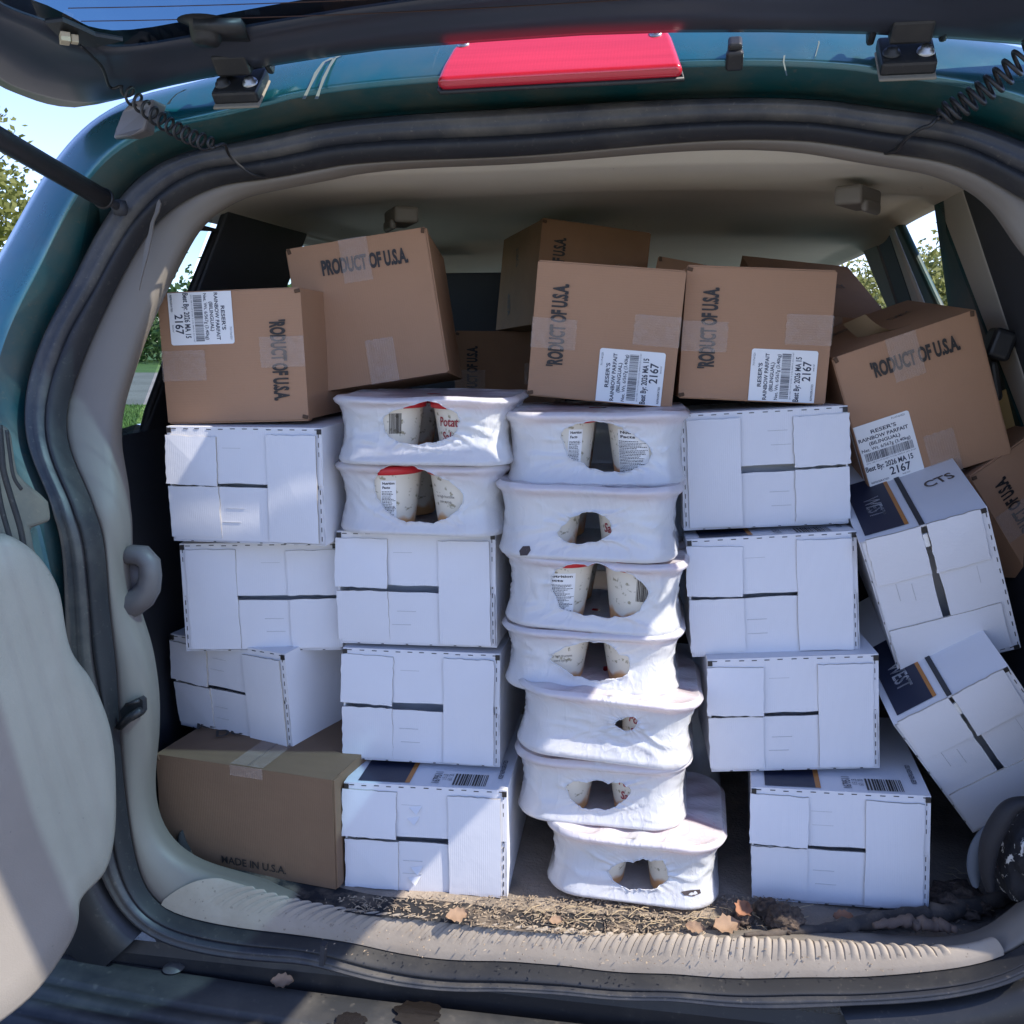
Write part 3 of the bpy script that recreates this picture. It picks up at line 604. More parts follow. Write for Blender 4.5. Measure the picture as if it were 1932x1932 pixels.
mb = MB(); q = Vector(unP((121, 54), GP, GN))+Vector((0, 0, -.012)); mb.box(q, (.022, .012, .012), Matrix.Rotation(-.9, 3, 'Z')); mb.box(q+Vector((.010, .006, 0)), (.012, .009, .010), Matrix.Rotation(-.9, 3, 'Z')); mb.make('wire_connector', M('aged_nylon', (.50, .42, .28), .5), gate, False, .001)
def bez(P, n):
    P = [Vector(p) for p in P]; out = []
    for i in range(len(P)-1):
        a = P[max(i-1, 0)]; b = P[i]; c = P[i+1]; d = P[min(i+2, len(P)-1)]
        for k in range(n):
            t = k/n; out.append(.5*((2*b)+(-a+c)*t+(2*a-5*b+4*c-d)*t*t+(-a+3*b-3*c+d)*t**3))
    return out+[P[-1]]
def coil(pre, A, B, post, turns, r, wr, stretch=1.0):
    A, B = Vector(A), Vector(B); ax = (B-A).normalized(); u = ax.orthogonal().normalized(); v = ax.cross(u); H = []
    n = turns*18
    for i in range(n+1):
        t = i/n; q = 2*math.pi*turns*t; s = t**stretch; sag = Vector((0, 0, -.012))*math.sin(math.pi*t)
        e = min(1, t*12, (1-t)*12); H.append(A+(B-A)*s+sag+(u*math.cos(q)+v*math.sin(q))*r*e)
    mb = MB(); mb.tube(bez(list(pre)+[A], 8)[:-1]+H+bez([B]+list(post), 8)[1:], wr, 7); mb.make('coiled_wire', blackp, gate, True)
coil([unP((150, 68), GP, GN)+np.array([0, 0, -.012]), unP((190, 105), GP, GN)+np.array([0, 0, -.014]), unP((206, 142), GP, GN)+np.array([0, 0, -.016])], unP((226, 143), GP, GN)+np.array([0, 0, -.014]), unY((408, 276), -.075), [unY((424, 273), -.06), unY((432, 292), -.02), unY((455, 315), -.0), unY((485, 332), .02), unY((522, 333), .06)], 12, .0100, .0022, 1.0)
coil([unP((2150, -120), GP, GN)+np.array([0, 0, -.02]), unP((2040, -30), GP, GN)+np.array([0, 0, -.02])], unP((2000, 10), GP, GN)+np.array([0, 0, -.02]), unY((1768, 222), -.03), [unY((1756, 236), -.03), unY((1735, 244), -.02), unY((1710, 262), .0), unY((1690, 284), .03), unY((1657, 291), .06)], 13, .0135, .0026, .9)
for sg in (-1, 1):
    A = Vector(unY((226, 392), -.03)); B = Vector(unY((0, 262), -.30)); d = (B-A); E_ = A+d*2.0
    if sg > 0: A.x *= -1; d.x *= -1; E_.x *= -1
    st = MB().tube([A+d*.17, E_], .0135, 16).tube([A+d*.155, A+d*.172], .0150, 16).make('gas_strut', blackp, gate, True)
    MB().tube([A, A+d*.18], .006, 10).lathe([(0, -.012), (.009, -.01), (.012, 0), (.009, .01), (0, .012)], 12, A).make('strut_rod', steel if sg > 0 else darktrim, st, True)
# grey roof rail end cap, upper left
cp = [(247, 190), (290, 186), (284, 203), (272, 246), (245, 256), (213, 262), (216, 245), (232, 208)]
mb = MB(); mb.prism([unY(p, -.040+.02*(1 if p[0] < 235 else 0)) for p in cp], (0, .04, 0)); mb.make('rail_end_cap', M('textured_grey_plastic', (.16, .15, .15), .35), car, False, .004, fix=True)
# ------------------------------------------------ swung-open tailgate door on the left
tg = empty('swing_door', (0, 0, 0)); tg.parent = car; tg['label'] = 'open lower tailgate door with pale inner trim'
PD = unY((216, 1500), -.19); ND = np.array([.90, -.436, 0])
po = [(0, 1009), (20, 1011), (44, 1023), (72, 1047), (96, 1081), (113, 1119), (121, 1177), (131, 1222), (148, 1250), (168, 1274), (191, 1323), (208, 1374), (215, 1430), (217, 1500), (216, 1555), (206, 1618), (185, 1658), (151, 1688), (148, 1705), (146, 1735), (135, 1765), (118, 1795), (68, 1868), (0, 1924), (-60, 1960), (-160, 1980), (-260, 1900), (-300, 1600), (-300, 1300), (-250, 1100), (-120, 1020)]
P = np.array([unP(p, PD, ND) for p in po])
P2 = []
for i in range(len(P)):
    a, b, c, d = P[i-1], P[i], P[(i+1) % len(P)], P[(i+2) % len(P)]
    for k in range(4):
        t = k/4; P2.append(.5*((2*b)+(-a+c)*t+(2*a-5*b+4*c-d)*t*t+(-a+3*b-3*c+d)*t**3))
P2 = np.array(P2); ctr = P2.mean(0)
def inset(P_, d):
    out = []
    for i in range(len(P_)):
        t = P_[(i+1) % len(P_)]-P_[i-1]; nn = np.cross(t, ND); nn = nn/np.linalg.norm(nn)
        if np.dot(nn, ctr-P_[i]) < 0: nn = -nn
        out.append(P_[i]+nn*d)
    out = np.array(out)
    for _ in range(4): out = .25*np.roll(out, 1, 0)+.5*out+.25*np.roll(out, -1, 0)
    return out
rows = [P2-ND*.03, P2-ND*.006, inset(P2, .0015)+ND*.004, inset(P2, .006)+ND*.012, inset(P2, .014)+ND*.017, ]
last = rows[-1]
for s in (.85, .65, .4, .15): rows.append(ctr+(last-ctr)*s+ND*(.012*(1-s)))
rows.append(np.repeat((ctr+ND*.012)[None], len(P2), 0))
mb = MB(); mb.grid([list(r) for r in rows], closed=True); mb.make('door_trim_panel', doortrim, tg, True)
pt = [(-220, 800), (0, 801), (19, 803), (29, 809), (34, 825), (40, 869), (45, 894), (59, 910), (74, 922), (88, 933), (103, 948), (106, 965), (108, 985), (82, 995), (69, 999), (76, 1037), (100, 1090), (120, 1160), (132, 1230), (60, 1220), (-240, 1200)]
mb = MB(); mb.prism([unP(p, PD, ND)-ND*.012 for p in pt], Vector(ND)*-.05); mb.make('door_edge', dusty(M('dusty_door_edge', (.06, .065, .065), .7), (.055, .062, .065), (.20, .18, .13), 6, .35, .75), tg, False, .006, 3, fix=True)
for pr_, r in (([(8, 803), (12, 850), (16, 890), (30, 940), (48, 1000), (58, 1060)], .0045), ([(0, 880), (10, 950), (26, 1010), (40, 1060)], .004), ([(22, 812), (27, 850), (35, 900), (50, 925)], .003)):
    mb = MB(); mb.tube(bez([unP(p, PD, ND)-ND*.0135 for p in pr_], 5), r, 8); mb.make('door_rubber', rubber, tg, True)
mb = MB(); mb.prism([unP(p, PD, ND)-ND*.07 for p in [(108, 1062), (122, 1060), (124, 1190), (140, 1260), (126, 1265), (100, 1180)]], Vector(ND)*-.03); mb.make('door_hinge', teal_shade_dirt, tg, False, .004, fix=True)
mb = MB(); q = [unP(p, PD, ND)-ND*.05 for p in [(-240, 820), (40, 880), (120, 1000), (180, 1260), (205, 1500), (190, 1640), (120, 1780), (0, 1900), (-250, 1900)]]; mb.prism(q, Vector(ND)*-.05); mb.make('door_shell', teal, tg, False, .01, fix=True)
# ============================================================ CARTONS
def Rb(yaw, pit, rol):
    return (Matrix.Rotation(yaw, 3, 'Z')@Matrix.Rotation(pit, 3, 'X')@Matrix.Rotation(rol, 3, 'Y'))
def place(root, C, Rm, off):
    root.rotation_euler = Rm.to_euler(); root.location = Vector(C)+Rm@Vector(off)
def wavy(r, x0, x1, z0, z1, n=9, j=.0009):
    P = []
    for i in range(n): P.append((x0+(x1-x0)*i/n, z0))
    for i in range(n): P.append((x1, z0+(z1-z0)*i/n))
    for i in range(n): P.append((x1-(x1-x0)*i/n, z1))
    for i in range(n): P.append((x0, z1-(z1-z0)*i/n))
    return [(x+r.uniform(-j, j), z+r.uniform(-j, j)) for x, z in P]
def flap(r, x0, x1, z0, z1, y, th=.003, tilt=0., lift=(0, 0), bend=0.):
    """board piece facing -Y; lift tips its free edge forward"""
    P = wavy(r, x0, x1, z0, z1); cx, cz = (x0+x1)/2, (z0+z1)/2; ca, sa = math.cos(tilt), math.sin(tilt)
    def f(x, z):
        dx, dz = x-cx, z-cz
        return (cx+dx*ca-dz*sa, y-lift[0]*max(0, dx/(x1-x0)+.5)-lift[1]*max(0, .5-dz/(z1-z0)), cz+dx*sa+dz*ca)
    n = len(P); mb = MB()
    V = [f(x, z) for x, z in P]; c0 = f(cx, cz); c0 = (c0[0], c0[1]-bend, c0[2])
    V2 = [(v[0], v[1]+th, v[2]) for v in V]
    mb.add(V+[c0]+V2, [(i, (i+1) % n, n) for i in range(n)], 0)
    mb.add(V+V2, [(i, i+n, (i+1) % n+n, (i+1) % n) for i in range(n)], 1)
    return mb
def white_carton(label, C, e, W, H, D, var='A', roll90=0, seed=0, front_prints=None, top='print', side='', gap=.008, z_sink=0, tabs=False):
    r = random.Random(seed)
    Rm = Rb(e[0], e[1], e[2]+roll90*math.pi/2)
    if roll90: W, H = H, W
    root = empty('white_carton', (0, 0, 0), label, 'carton', 'white cartons stacked in the cargo bay')
    off = Vector((0, D/2, -H/2)) if not roll90 else (Vector((W/2*1, D/2, 0)) if roll90 > 0 else Vector((-W/2, D/2, 0)))
    parts = []
    def P(name, mb, mats, **k):
        o = mb.make(name, mats, root, **k); o.location = -off; parts.append(o); return o
    t = .003; y0 = .004
    b = MB(); s_x = 1 if var == 'A' else -1
    b.box((0, (y0+D)/2, H/2-t/2), (W, D-y0, t)); b.box((0, (y0+D)/2, -H/2+t/2), (W, D-y0, t))
    b.box((-W/2+t/2, (y0+D)/2, 0), (t, D-y0, H-2*t)); b.box((W/2-t/2, (y0+D)/2, 0), (t, D-y0, H-2*t))
    b.box((0, D-t, 0), (W-2*t, t, H-2*t)); b.box((0, .055, 0), (W-2*t, t, H-2*t))
    b.box((s_x*(W/2-.0045), y0+.004, 0), (.0085, .006, H-2*t-.001))
    P('body', b, white)
    s = 1 if var == 'A' else -1
    def X(u0, u1): a, b_ = -W/2+W*u0, -W/2+W*u1; return (a, b_) if s > 0 else (-b_, -a)
    j = r.uniform; g = gap*j(.35, .75)
    # inner board band (centre pair), with top strip above
    x0, x1 = X(.0, 1.0)
    P('centre_flap', flap(r, x0+.001, x1-.001, g+j(-.001, .001), H/2-.001, y0, lift=(0, j(0, .002))), [white, white_edge])
    P('centre_flap', flap(r, x0+.001, x1-.001, -H/2+.001, -g+j(-.001, .001), y0, tilt=j(-.004, .004)), [white, white_edge])
    x0, x1 = X(-.01, .325); m0 = .012+j(-.002, .003)
    P('corner_flap', flap(r, x0, x1, g*.6+j(-.002, .001), H/2-m0, y0-.0035, tilt=s*j(-.045, -.005), lift=(0, j(.000, .007)), bend=j(0, .002)), [white, white_edge])
    P('corner_flap', flap(r, x0+.001*j(0, 3), x1+j(-.002, .002), -H/2+j(.004, .008), -g*.7, y0-.0035, tilt=s*j(-.018, .012), lift=(0, -j(0, .003)), bend=j(0, .002)), [white, white_edge])
    x0, x1 = X(.645, .965)
    P('long_flap', flap(r, x0, x1, -H/2+.004, H/2-.012+j(-.002, .003), y0-.0035, tilt=j(-.010, .010), lift=(j(0, .004), 0), bend=j(0, .002)), [white, white_edge])
    # perforation cuts along the creases
    d = MB(); n = 13
    for i in range(n):
        x = -W/2+W*(i+.6)/n+j(-.001, .001)
        d.box((x, y0-.0002, H/2-.0035+j(-.0006, .0006)), (.0078, .0012, .0012))
        if i % 2: d.box((x, y0-.0004, -H/2+.001), (.004, .001, .001))
    xe_ = X(.978, .985)[0]
    for i in range(12): d.box((xe_, y0-.0002, -H/2+H*(i+.7)/12.5), (.0011, .0012, .0075))
    P('perforation', d, ink)['kind'] = 'stuff'
    for sx in (-1, 1):
        P('corner_notch', MB().box((sx*(W/2-.004), y0-.0005, H/2-.006), (.007, .004, .008)), ink)
    d = MB()
    for k in range(4):
        z_ = (.2+.12*(k % 2))*H*(1 if k < 2 else -1); cx_ = sum(X(.345, .345+j(.1, .18)))/2; d.box((cx_, y0-.0004, z_), (W*.12, .0009, .0008))
    P('dent_line', d, M('soft_crease', (.5, .5, .5), .8) if 'soft_crease' not in bpy.data.materials else bpy.data.materials['soft_crease'])['kind'] = 'stuff'
    if tabs:
        for tx, tz in ((.40, .30), (.385, .20), (.40, -.26), (.385, -.36)):
            x_ = sum(X(tx, tx))/2; z_ = tz*H; P('punched_tab', MB().add([(x_, y0-.0008, z_), (x_+.022, y0-.0008, z_+.004), (x_+.014, y0-.008, z_-.009)], [(0, 1, 2)]), white)
    # prints on the visible long side: canonical top (+Z) or left side when stood on end
    def face(v):
        if top == 'side': return (-W/2-.0012, v[0], v[2])           # print plane on the -X face
        return (v[0], v[2], H/2+.0012)
    if top == 'print':
        f = lambda v: (v[0], v[2], H/2+.0011)
        mb = MB(); mb.add([f(v) for v in [(-W*.42, 0, .012), (-W*.13, 0, .012), (-W*.13, 0, .16), (-W*.42, 0, .16)]], [(0, 1, 2, 3)]); P('navy_block', mb, navy)
        mb = MB(); mb.add([f(v) for v in [(-W*.13, 0, .012), (-W*.10, 0, .012), (-W*.10, 0, .16), (-W*.13, 0, .16)]], [(0, 1, 2, 3)]); P('orange_stripe', mb, orange)
        mb = MB(); r2 = random.Random(5); x = W*.16
        for k in range(20):
            wd = r2.choice((.0012, .002, .003)); mb.add([f(v) for v in [(x, 0, .012), (x+wd, 0, .012), (x+wd, 0, .055), (x, 0, .055)]], [(0, 1, 2, 3)]); x += wd+r2.choice((.0012, .002))
            if x > W*.36: break
        P('barcode', mb, ink)
        mb = MB()
        put_text(mb, '1679511', .017, (W*.055, .038), R_(90), .02, .8, frame=lambda v: f(v)); put_text(mb, '1/5 LB', .011, (W*.10, .04), R_(90), .0, .8, frame=lambda v: f(v)); put_text(mb, '60 / 20', .011, (W*.135, .04), R_(90), .0, .8, frame=lambda v: f(v))
        put_text(mb, 'KEEP REFRIGERATED', .010, (W*.44, .08), R_(90), .03, .8, frame=lambda v: f(v)); P('lettering', mb, greyp)
        mb = MB(); put_text(mb, 'WEST', .04, (-W*.27, .12), 0, .03, .7, frame=f); P('brand_lettering', mb, whitep)
    if top == 'side':
        # u: 0..1 along picture left->right over the face (canonical z from -? ), v: depth
        def f(v): return (-W/2-.0011, v[2], v[0])
        mb = MB(); mb.add([f(v) for v in [(-H*.44, 0, .018), (H*.0-.022, 0, .018), (-.022, 0, .20), (-H*.44, 0, .20)]], [(0, 1, 2, 3)]); P('navy_block', mb, navy)
        mb = MB(); mb.add([f(v) for v in [(-.022, 0, .018), (-.016, 0, .018), (-.016, 0, .20), (-.022, 0, .20)]], [(0, 1, 2, 3)]); P('orange_stripe', mb, orange)
        mb = MB(); put_text(mb, 'WEST', .034, (-.052, .10), R_(-90), .02, .75, frame=lambda v: f(v)); P('brand_lettering', mb, whitep)
        mb = MB(); mb.box((-W/2-.0008, .17, .0), (.002, .33, .008)); P('side_slot', mb, darktrim)
        mb = MB(); put_text(mb, 'CTS', .030, (.055, .125), R_(12), .02, .9, frame=lambda v: f(v)); P('lettering', mb, inkg)
        mb = MB(); mb.box((0-W*.40, y0-.001, 0), (.022, .003, gap*.9)); P('tape_tab', mb, label_m)
    place(root, C, Rm, off); return root
WP = {
"W11": [-0.5027, 0.0491, 1.3208, -0.0104, 0.0004, -0.0027, 0.26, 0.1863, 0.34],
"W12": [-0.5036, 0.0892, 1.1276, 0.1597, -0.0116, -0.009, 0.26, 0.1836, 0.34],
"W13": [-0.5758, 0.1036, 0.9544, -0.3067, 0.0635, 0.0002, 0.255, 0.1734, 0.30],
"W23": [-0.2364, 0.0841, 1.154, 0.0167, -0.0377, -0.0142, 0.26, 0.1854, 0.34],
"W24": [-0.2287, 0.0703, 0.9603, 0.0306, -0.0601, -0.0004, 0.26, 0.1876, 0.34],
"W25": [-0.204, -0.008, 0.7704, 0.0414, -0.0254, -0.0038, 0.26, 0.1800, 0.34],
"W41": [0.3094, 0.1941, 1.3453, 0.1056, -0.0338, -0.0553, 0.26, 0.1872, 0.34],
"W42": [0.3262, 0.1466, 1.1517, 0.0638, -0.0453, -0.0732, 0.26, 0.1905, 0.34],
"W43": [0.3625, 0.1155, 0.9686, 0.0684, -0.0075, -0.0682, 0.26, 0.1863, 0.34],
"W44": [0.4316, 0.0526, 0.78, -0.0475, -0.0266, -0.0447, 0.26, 0.1848, 0.34],
"W51": [0.5789, 0.1565, 1.1566, 0.0386, 0.2789, -0.3564, 0.185, 0.2586, 0.34],
"W52": [0.6549, 0.1141, 0.9241, 0.1026, 0.2522, -0.6387, 0.185, 0.2552, 0.34]}
WL = {
"W11": ('white carton directly under the brown box with the rotated white label at far left', 'A', 0, 'none'),
"W12": ('second white carton of the left column, long flap on its left side', 'B', 0, 'none'),
"W13": ('white carton turned askew, resting on the large pale brown carton at lower left', 'A', 0, 'none'),
"W23": ('white carton right below the two film-wrapped packs of the second column', 'A', 0, 'none'),
"W24": ('white carton in the middle of three white ones in the second column, streaked by sun', 'A', 0, 'none'),
"W25": ('white carton standing on the cargo floor with sun glaring on its right side', 'A', 0, 'print'),
"W41": ('white carton with its long flap at left, top of the fourth column', 'B', 0, 'none'),
"W42": ('second white carton from the top of the fourth column, between two white ones', 'A', 0, 'print'),
"W43": ('white carton third from the top of the fourth column, sitting back on the floor carton', 'A', 0, 'none'),
"W44": ('shaded white carton on the cargo floor at right with barcode and navy block on top', 'A', 0, 'print'),
"W51": ('white carton standing on end, tilted, directly under the brown box leaning at right', 'A', 1, 'side'),
"W52": ('white carton on end and steeply tilted at the far right, above the black bag', 'A', 1, 'side')}
for i, (k, p) in enumerate(WP.items()):
    lb, var, r9, tp = WL[k]; white_carton(lb, p[:3], p[3:6], p[6], p[7], p[8], var, r9, 100+i, top=tp, tabs=(k == 'W25'))

# ---- shared shipping label (canonical: x right, z up; origin at its lower left), lies on the face y = 0
def ship_label(parent, off, x0, z0, wd, ht, cut=0.0, wrap=None):
    mb = MB(); rr = .004; P = []
    x1 = x0+wd; xa = x0
    for (cx, cz, a0_) in ((x1-rr, z0+rr, -90), (x1-rr, z0+ht-rr, 0)):
        for k in range(5): a = R_(a0_+90*k/4); P.append((cx+rr*math.cos(a), -.0018, cz+rr*math.sin(a)))
    P += [(xa, -.0018, z0+ht), (xa, -.0018, z0)]
    mb.add(P, [tuple(range(len(P)))]); mb.add([(xa, -.0018, z0+ht), (xa, -.0018, z0), (xa-.0010, .03, z0), (xa-.0010, .03, z0+ht)], [(0, 1, 2, 3)])
    L = mb.make('shipping_label', label_m, parent); L.location = -off
    cx = x0+wd*.47; mb = MB(); dark = greyp; Y = -.0023; h = ht
    put_text(mb, '71117-61221', .0042, (x0+wd*.80, z0+h*.955), 0, .01, 1., Y, width=wd*.24)
    put_text(mb, "RESER'S", .0085, (x0+wd*.50, z0+h*.85), 0, .02, 1., Y, width=wd*.46)
    put_text(mb, 'RAINBOW PARFAIT', .0085, (x0+wd*.47, z0+h*.755), 0, .02, 1., Y, width=wd*.90)
    put_text(mb, '(BILINGUAL)', .0080, (x0+wd*.47, z0+h*.67), 0, .02, 1., Y, width=wd*.56)
    put_text(mb, 'Net. Wt. 6/567g (3.40kg)', .0075, (x0+wd*.47, z0+h*.585), 0, .012, 1., Y, width=wd*.88)
    put_text(mb, 'Best By: 2026 MA 15', .0125, (x0+wd*.44, z0+h*.28), 0, .025, 1., Y, width=wd*.86)
    put_text(mb, '2167', .0185, (x0+wd*.60, z0+h*.145), 0, .02, 1., Y, width=wd*.38)
    put_text(mb, 'REFRIGERATED', .0045, (x0+wd*.2, z0+h*.05), 0, .01, 1., Y, width=wd*.32)
    put_text(mb, 'Serial 2167', .0032, (x0+wd*.68, z0+h*.05), 0, .01, 1., Y, width=wd*.14)
    put_text(mb, '(01) 100 71117 61221 5 (15) 260515 (21) 2167', .0030, (x0+wd*.5, z0+h*.372), 0, .0, 1., Y, width=wd*.9)
    o = mb.make('lettering', M('label_ink', (.03, .035, .06), .5) if 'label_ink' not in bpy.data.materials else bpy.data.materials['label_ink'], L)
    mb = MB(); r2 = random.Random(11); x = x0+wd*.06
    while x < x0+wd*.93:
        wb = r2.choice((.0005, .0008, .0013)); mb.add([(x, Y, z0+h*.40), (x+wb, Y, z0+h*.40), (x+wb, Y, z0+h*.535), (x, Y, z0+h*.535)], [(0, 1, 2, 3)]); x += wb+r2.choice((.0005, .0008, .0011))
    mb.make('barcode', bpy.data.materials['label_ink'], L)
    return L
def brown_carton(label, C, e, W, H, D, roll90=0, lab=True, txt='top', mat=None, seed=0, tapes=((-.32, .0), (.32, .0)), print_="'RODUCT OF U.S.A.", nm='brown_carton', group='brown cartons on top of the load', name_txt=None, topprint=False):
    mat = mat or kraft; r = random.Random(seed); Rm = Rb(e[0], e[1], e[2]+roll90*math.pi/2)
    if roll90: W, H = H, W
    root = empty(nm, (0, 0, 0), label, 'carton', group)
    off = Vector((0, D/2, -H/2)) if not roll90 else (Vector((W/2, D/2, 0)) if roll90 > 0 else Vector((-W/2, D/2, 0)))
    def P(name, mb, mats, **k):
        o = mb.make(name, mats, root, **k); o.location = -off; return o
    # body: slightly bulged faces, rounded edges
    b = MB(); n = 12
    def sq(u, v, ax):
        s_ = .0022*math.sin(math.pi*u)*math.sin(math.pi*v)+.0010*noise.noise((u*3+seed, v*3, ax)); return s_
    def facegrid(fn, ax, flip):
        b.grid([[fn(i/n, j_/n, sq(i/n, j_/n, ax)) for i in range(n+1)] for j_ in range(n+1)], flip=flip)
    facegrid(lambda u, v, s_: (-W/2+W*u, -s_*.6, -H/2+H*v), 1, False)
    facegrid(lambda u, v, s_: (-W/2+W*u, D+s_, -H/2+H*v), 2, True)
    facegrid(lambda u, v, s_: (-W/2+W*u, D*v, H/2+s_), 3, False)
    facegrid(lambda u, v, s_: (-W/2+W*u, D*v, -H/2-s_), 4, True)
    facegrid(lambda u, v, s_: (W/2+s_, D*u, -H/2+H*v), 5, False)
    facegrid(lambda u, v, s_: (-W/2-s_, D*u, -H/2+H*v), 6, True)
    P('body', b, mat, fix=True, bevel=.0018, seg=2)
    # side seam flap edge on right and dark corner notches
    P('edge_fold', MB().box((W/2+.0015, .012, 0), (.003, .020, H*.985)), mat, bevel=.0008); P('edge_fold', MB().box((-W/2-.0008, .010, 0), (.0022, .016, H*.98)), mat, bevel=.0008)
    for sx, sz in ((-1, 1), (1, 1)) if r.random() < .7 else ((-1, 1),): P('corner_notch', MB().box((sx*(W/2-.004), -.0005, sz*(H/2-.005)), (.006, .004, .009), Matrix.Rotation(.2*sx, 3, 'Y')), kedge, bevel=.001)
    if print_:
        mb = MB(); put_text(mb, print_, .033, (W*.0+W*.04, H/2-.042), 0, .045, 1., -.0024, width=W*.62); o = P('lettering', mb, ink)
    # tape strips: one down from top centre, one up from bottom centre
    for (z0_, z1_, cx_) in (((H/2+.001, H/2-.072, -.005), (-H/2-.001, -H/2+.072, .012)) if mat is not kraft_dk else ()):
        mb = MB(); rows = []; m_ = 14
        for i in range(m_+1):
            s_ = i/m_; z_ = z0_+(z1_-z0_)*s_; rows.append([(cx_+(-.024+.048*k/8)+(.0008*r.uniform(-1, 1) if i == m_ else 0), -.0030-.0012*abs(noise.noise((k*.6, i*.5, seed*3.1))), z_+(.0012*((k+i) % 2) if i == m_ else 0)) for k in range(9)])
        mb.grid(rows); P('tape', mb, tape, smooth=True)
    if lab:
        ship_label(root, off, -W/2, -H/2+.018, W*.40, .105)
    if topprint:
        mb = MB(); f = lambda v: (v[0], .2+v[2]*1.0, H/2+.0022)
        put_text(mb, 'KEEP', .03, (-.05, .02), R_(20), .02, .8, frame=lambda v: f(v)); put_text(mb, 'DRY', .03, (.05, -.02), R_(20), .02, .8, frame=lambda v: f(v)); P('top_lettering', mb, inkg)
    place(root, C, Rm, off); return root
B = {
"B1": [-0.5294, 0.0865, 1.5227, 0.0544, -0.0048, -0.0305, 0.235, 0.2042, 0.34],
"B2": [-0.3488, 0.2211, 1.5961, 0.1425, -0.0741, -0.1514, 0.235, 0.2421, 0.34],
"B3": [0.052, 0.2046, 1.5559, 0.0294, -0.0007, 0.0831, 0.235, 0.2119, 0.34],
"B4": [0.2913, 0.2443, 1.5541, 0.0962, -0.0141, 0.0439, 0.235, 0.2069, 0.34],
"B5": [0.5596, 0.2854, 1.4414, 0.0858, 0.0804, -0.3426, 0.225, 0.2433, 0.34],
"B6": [0.7773, 0.3185, 1.3009, 0.3475, -0.2313, -0.5175, 0.225, 0.1904, 0.34],
"BK1": [-0.0115, 0.6794, 1.671, 0.4072, -0.0276, 0.1051, 0.235, 0.2101, 0.34],
"BK2": [-0.3373, 0.6072, 1.6029, 0.1244, 0.0394, 0.0868, 0.235, 0.2101, 0.34],
"BK4": [0.2204, 0.607, 1.5827, 0.0033, -0.0011, 0.1973, 0.235, 0.21, 0.34],
"BK5": [0.44, 0.6257, 1.4944, 0.1308, 0.3779, 0.1125, 0.235, 0.2095, 0.34],
"BK3": [-0.1345, 0.3368, 1.4798, 0.0173, 0.0025, 0.0127, 0.235, 0.21, 0.34]}
BL = {
"B1": ('brown carton at far left, white label at its top edge, lettering running down', 1, True),
"B2": ('brown carton tilted on the second column, lettering across its top and no white label', 0, False),
"B3": ('brown carton on the film-wrapped packs with lettering running up its left edge', -1, True),
"B4": ('upright brown carton on the fourth column, white label at its bottom right', -1, True),
"B5": ('brown carton leaning at right with level lettering and a white label at lower left', 0, True),
"B6": ('brown carton steeply tilted at the right picture edge, partly cut off', -1, False),
"BK1": ('shadowed brown carton in the back row, highest of all, just under the headliner', -1, False),
"BK2": ('dark carton in the back seen in the gap right of the tilted brown box', 0, False),
"BK4": ('brown carton behind the two upright middle ones, only its top strip showing', 0, False),
"BK5": ('brown carton behind the fourth column with its printed top sloping toward the viewer', 0, False),
"BK3": ('low dark carton at the bottom of the gap between the top brown boxes', -1, False)}
for i, (k, p) in enumerate(B.items()):
    if k in ('BK2', 'BK3'): p[:3] = list(CAM+(np.array(p[:3])-CAM)*1.3)
    lb, r9, lab = BL[k]; brown_carton(lb, p[:3], p[3:6], p[6], p[7], p[8], r9, lab, mat=kraft_shaded if k[:2] == 'BK' else None, seed=200+i, print_='PRODUCT OF U.S.A.' if k in ('B2', 'BK2') else "'RODUCT OF U.S.A.", topprint=(k in ('BK5', 'B5', 'BK1')))
brown_carton('yellowish carton with a white sticker wedged at the right wall behind the leaning brown box', unY((1992, 810), .42), (-.5, .1, -.55), .24, .2, .3, 0, False, mat=yell, seed=231, print_=None)
# shallow carton with curling tape behind the leaning box
o = brown_carton('flat brown carton under the sloping one with its tape curling loose', unY((1625, 655), .50)-np.array([0, 0, .06]), (.05, .1, -.05), .24, .14, .25, 0, False, seed=232, print_=None)
mb = MB(); c0 = [unY(p, .37) for p in ((1590, 612), (1625, 640), (1665, 634), (1712, 622))]; c1 = [unY(p, .33) for p in ((1632, 593), (1655, 612), (1680, 622), (1718, 612))]
bz0 = bez(c0, 8); bz1 = bez(c1, 8); mb.grid([bz0, bz1]); prop(mb.make('loose_tape_strip', M('paper_tape', (.33, .24, .14), .5), None, True), 'curled brown tape strip lying over the box left of the leaning carton', 'tape')
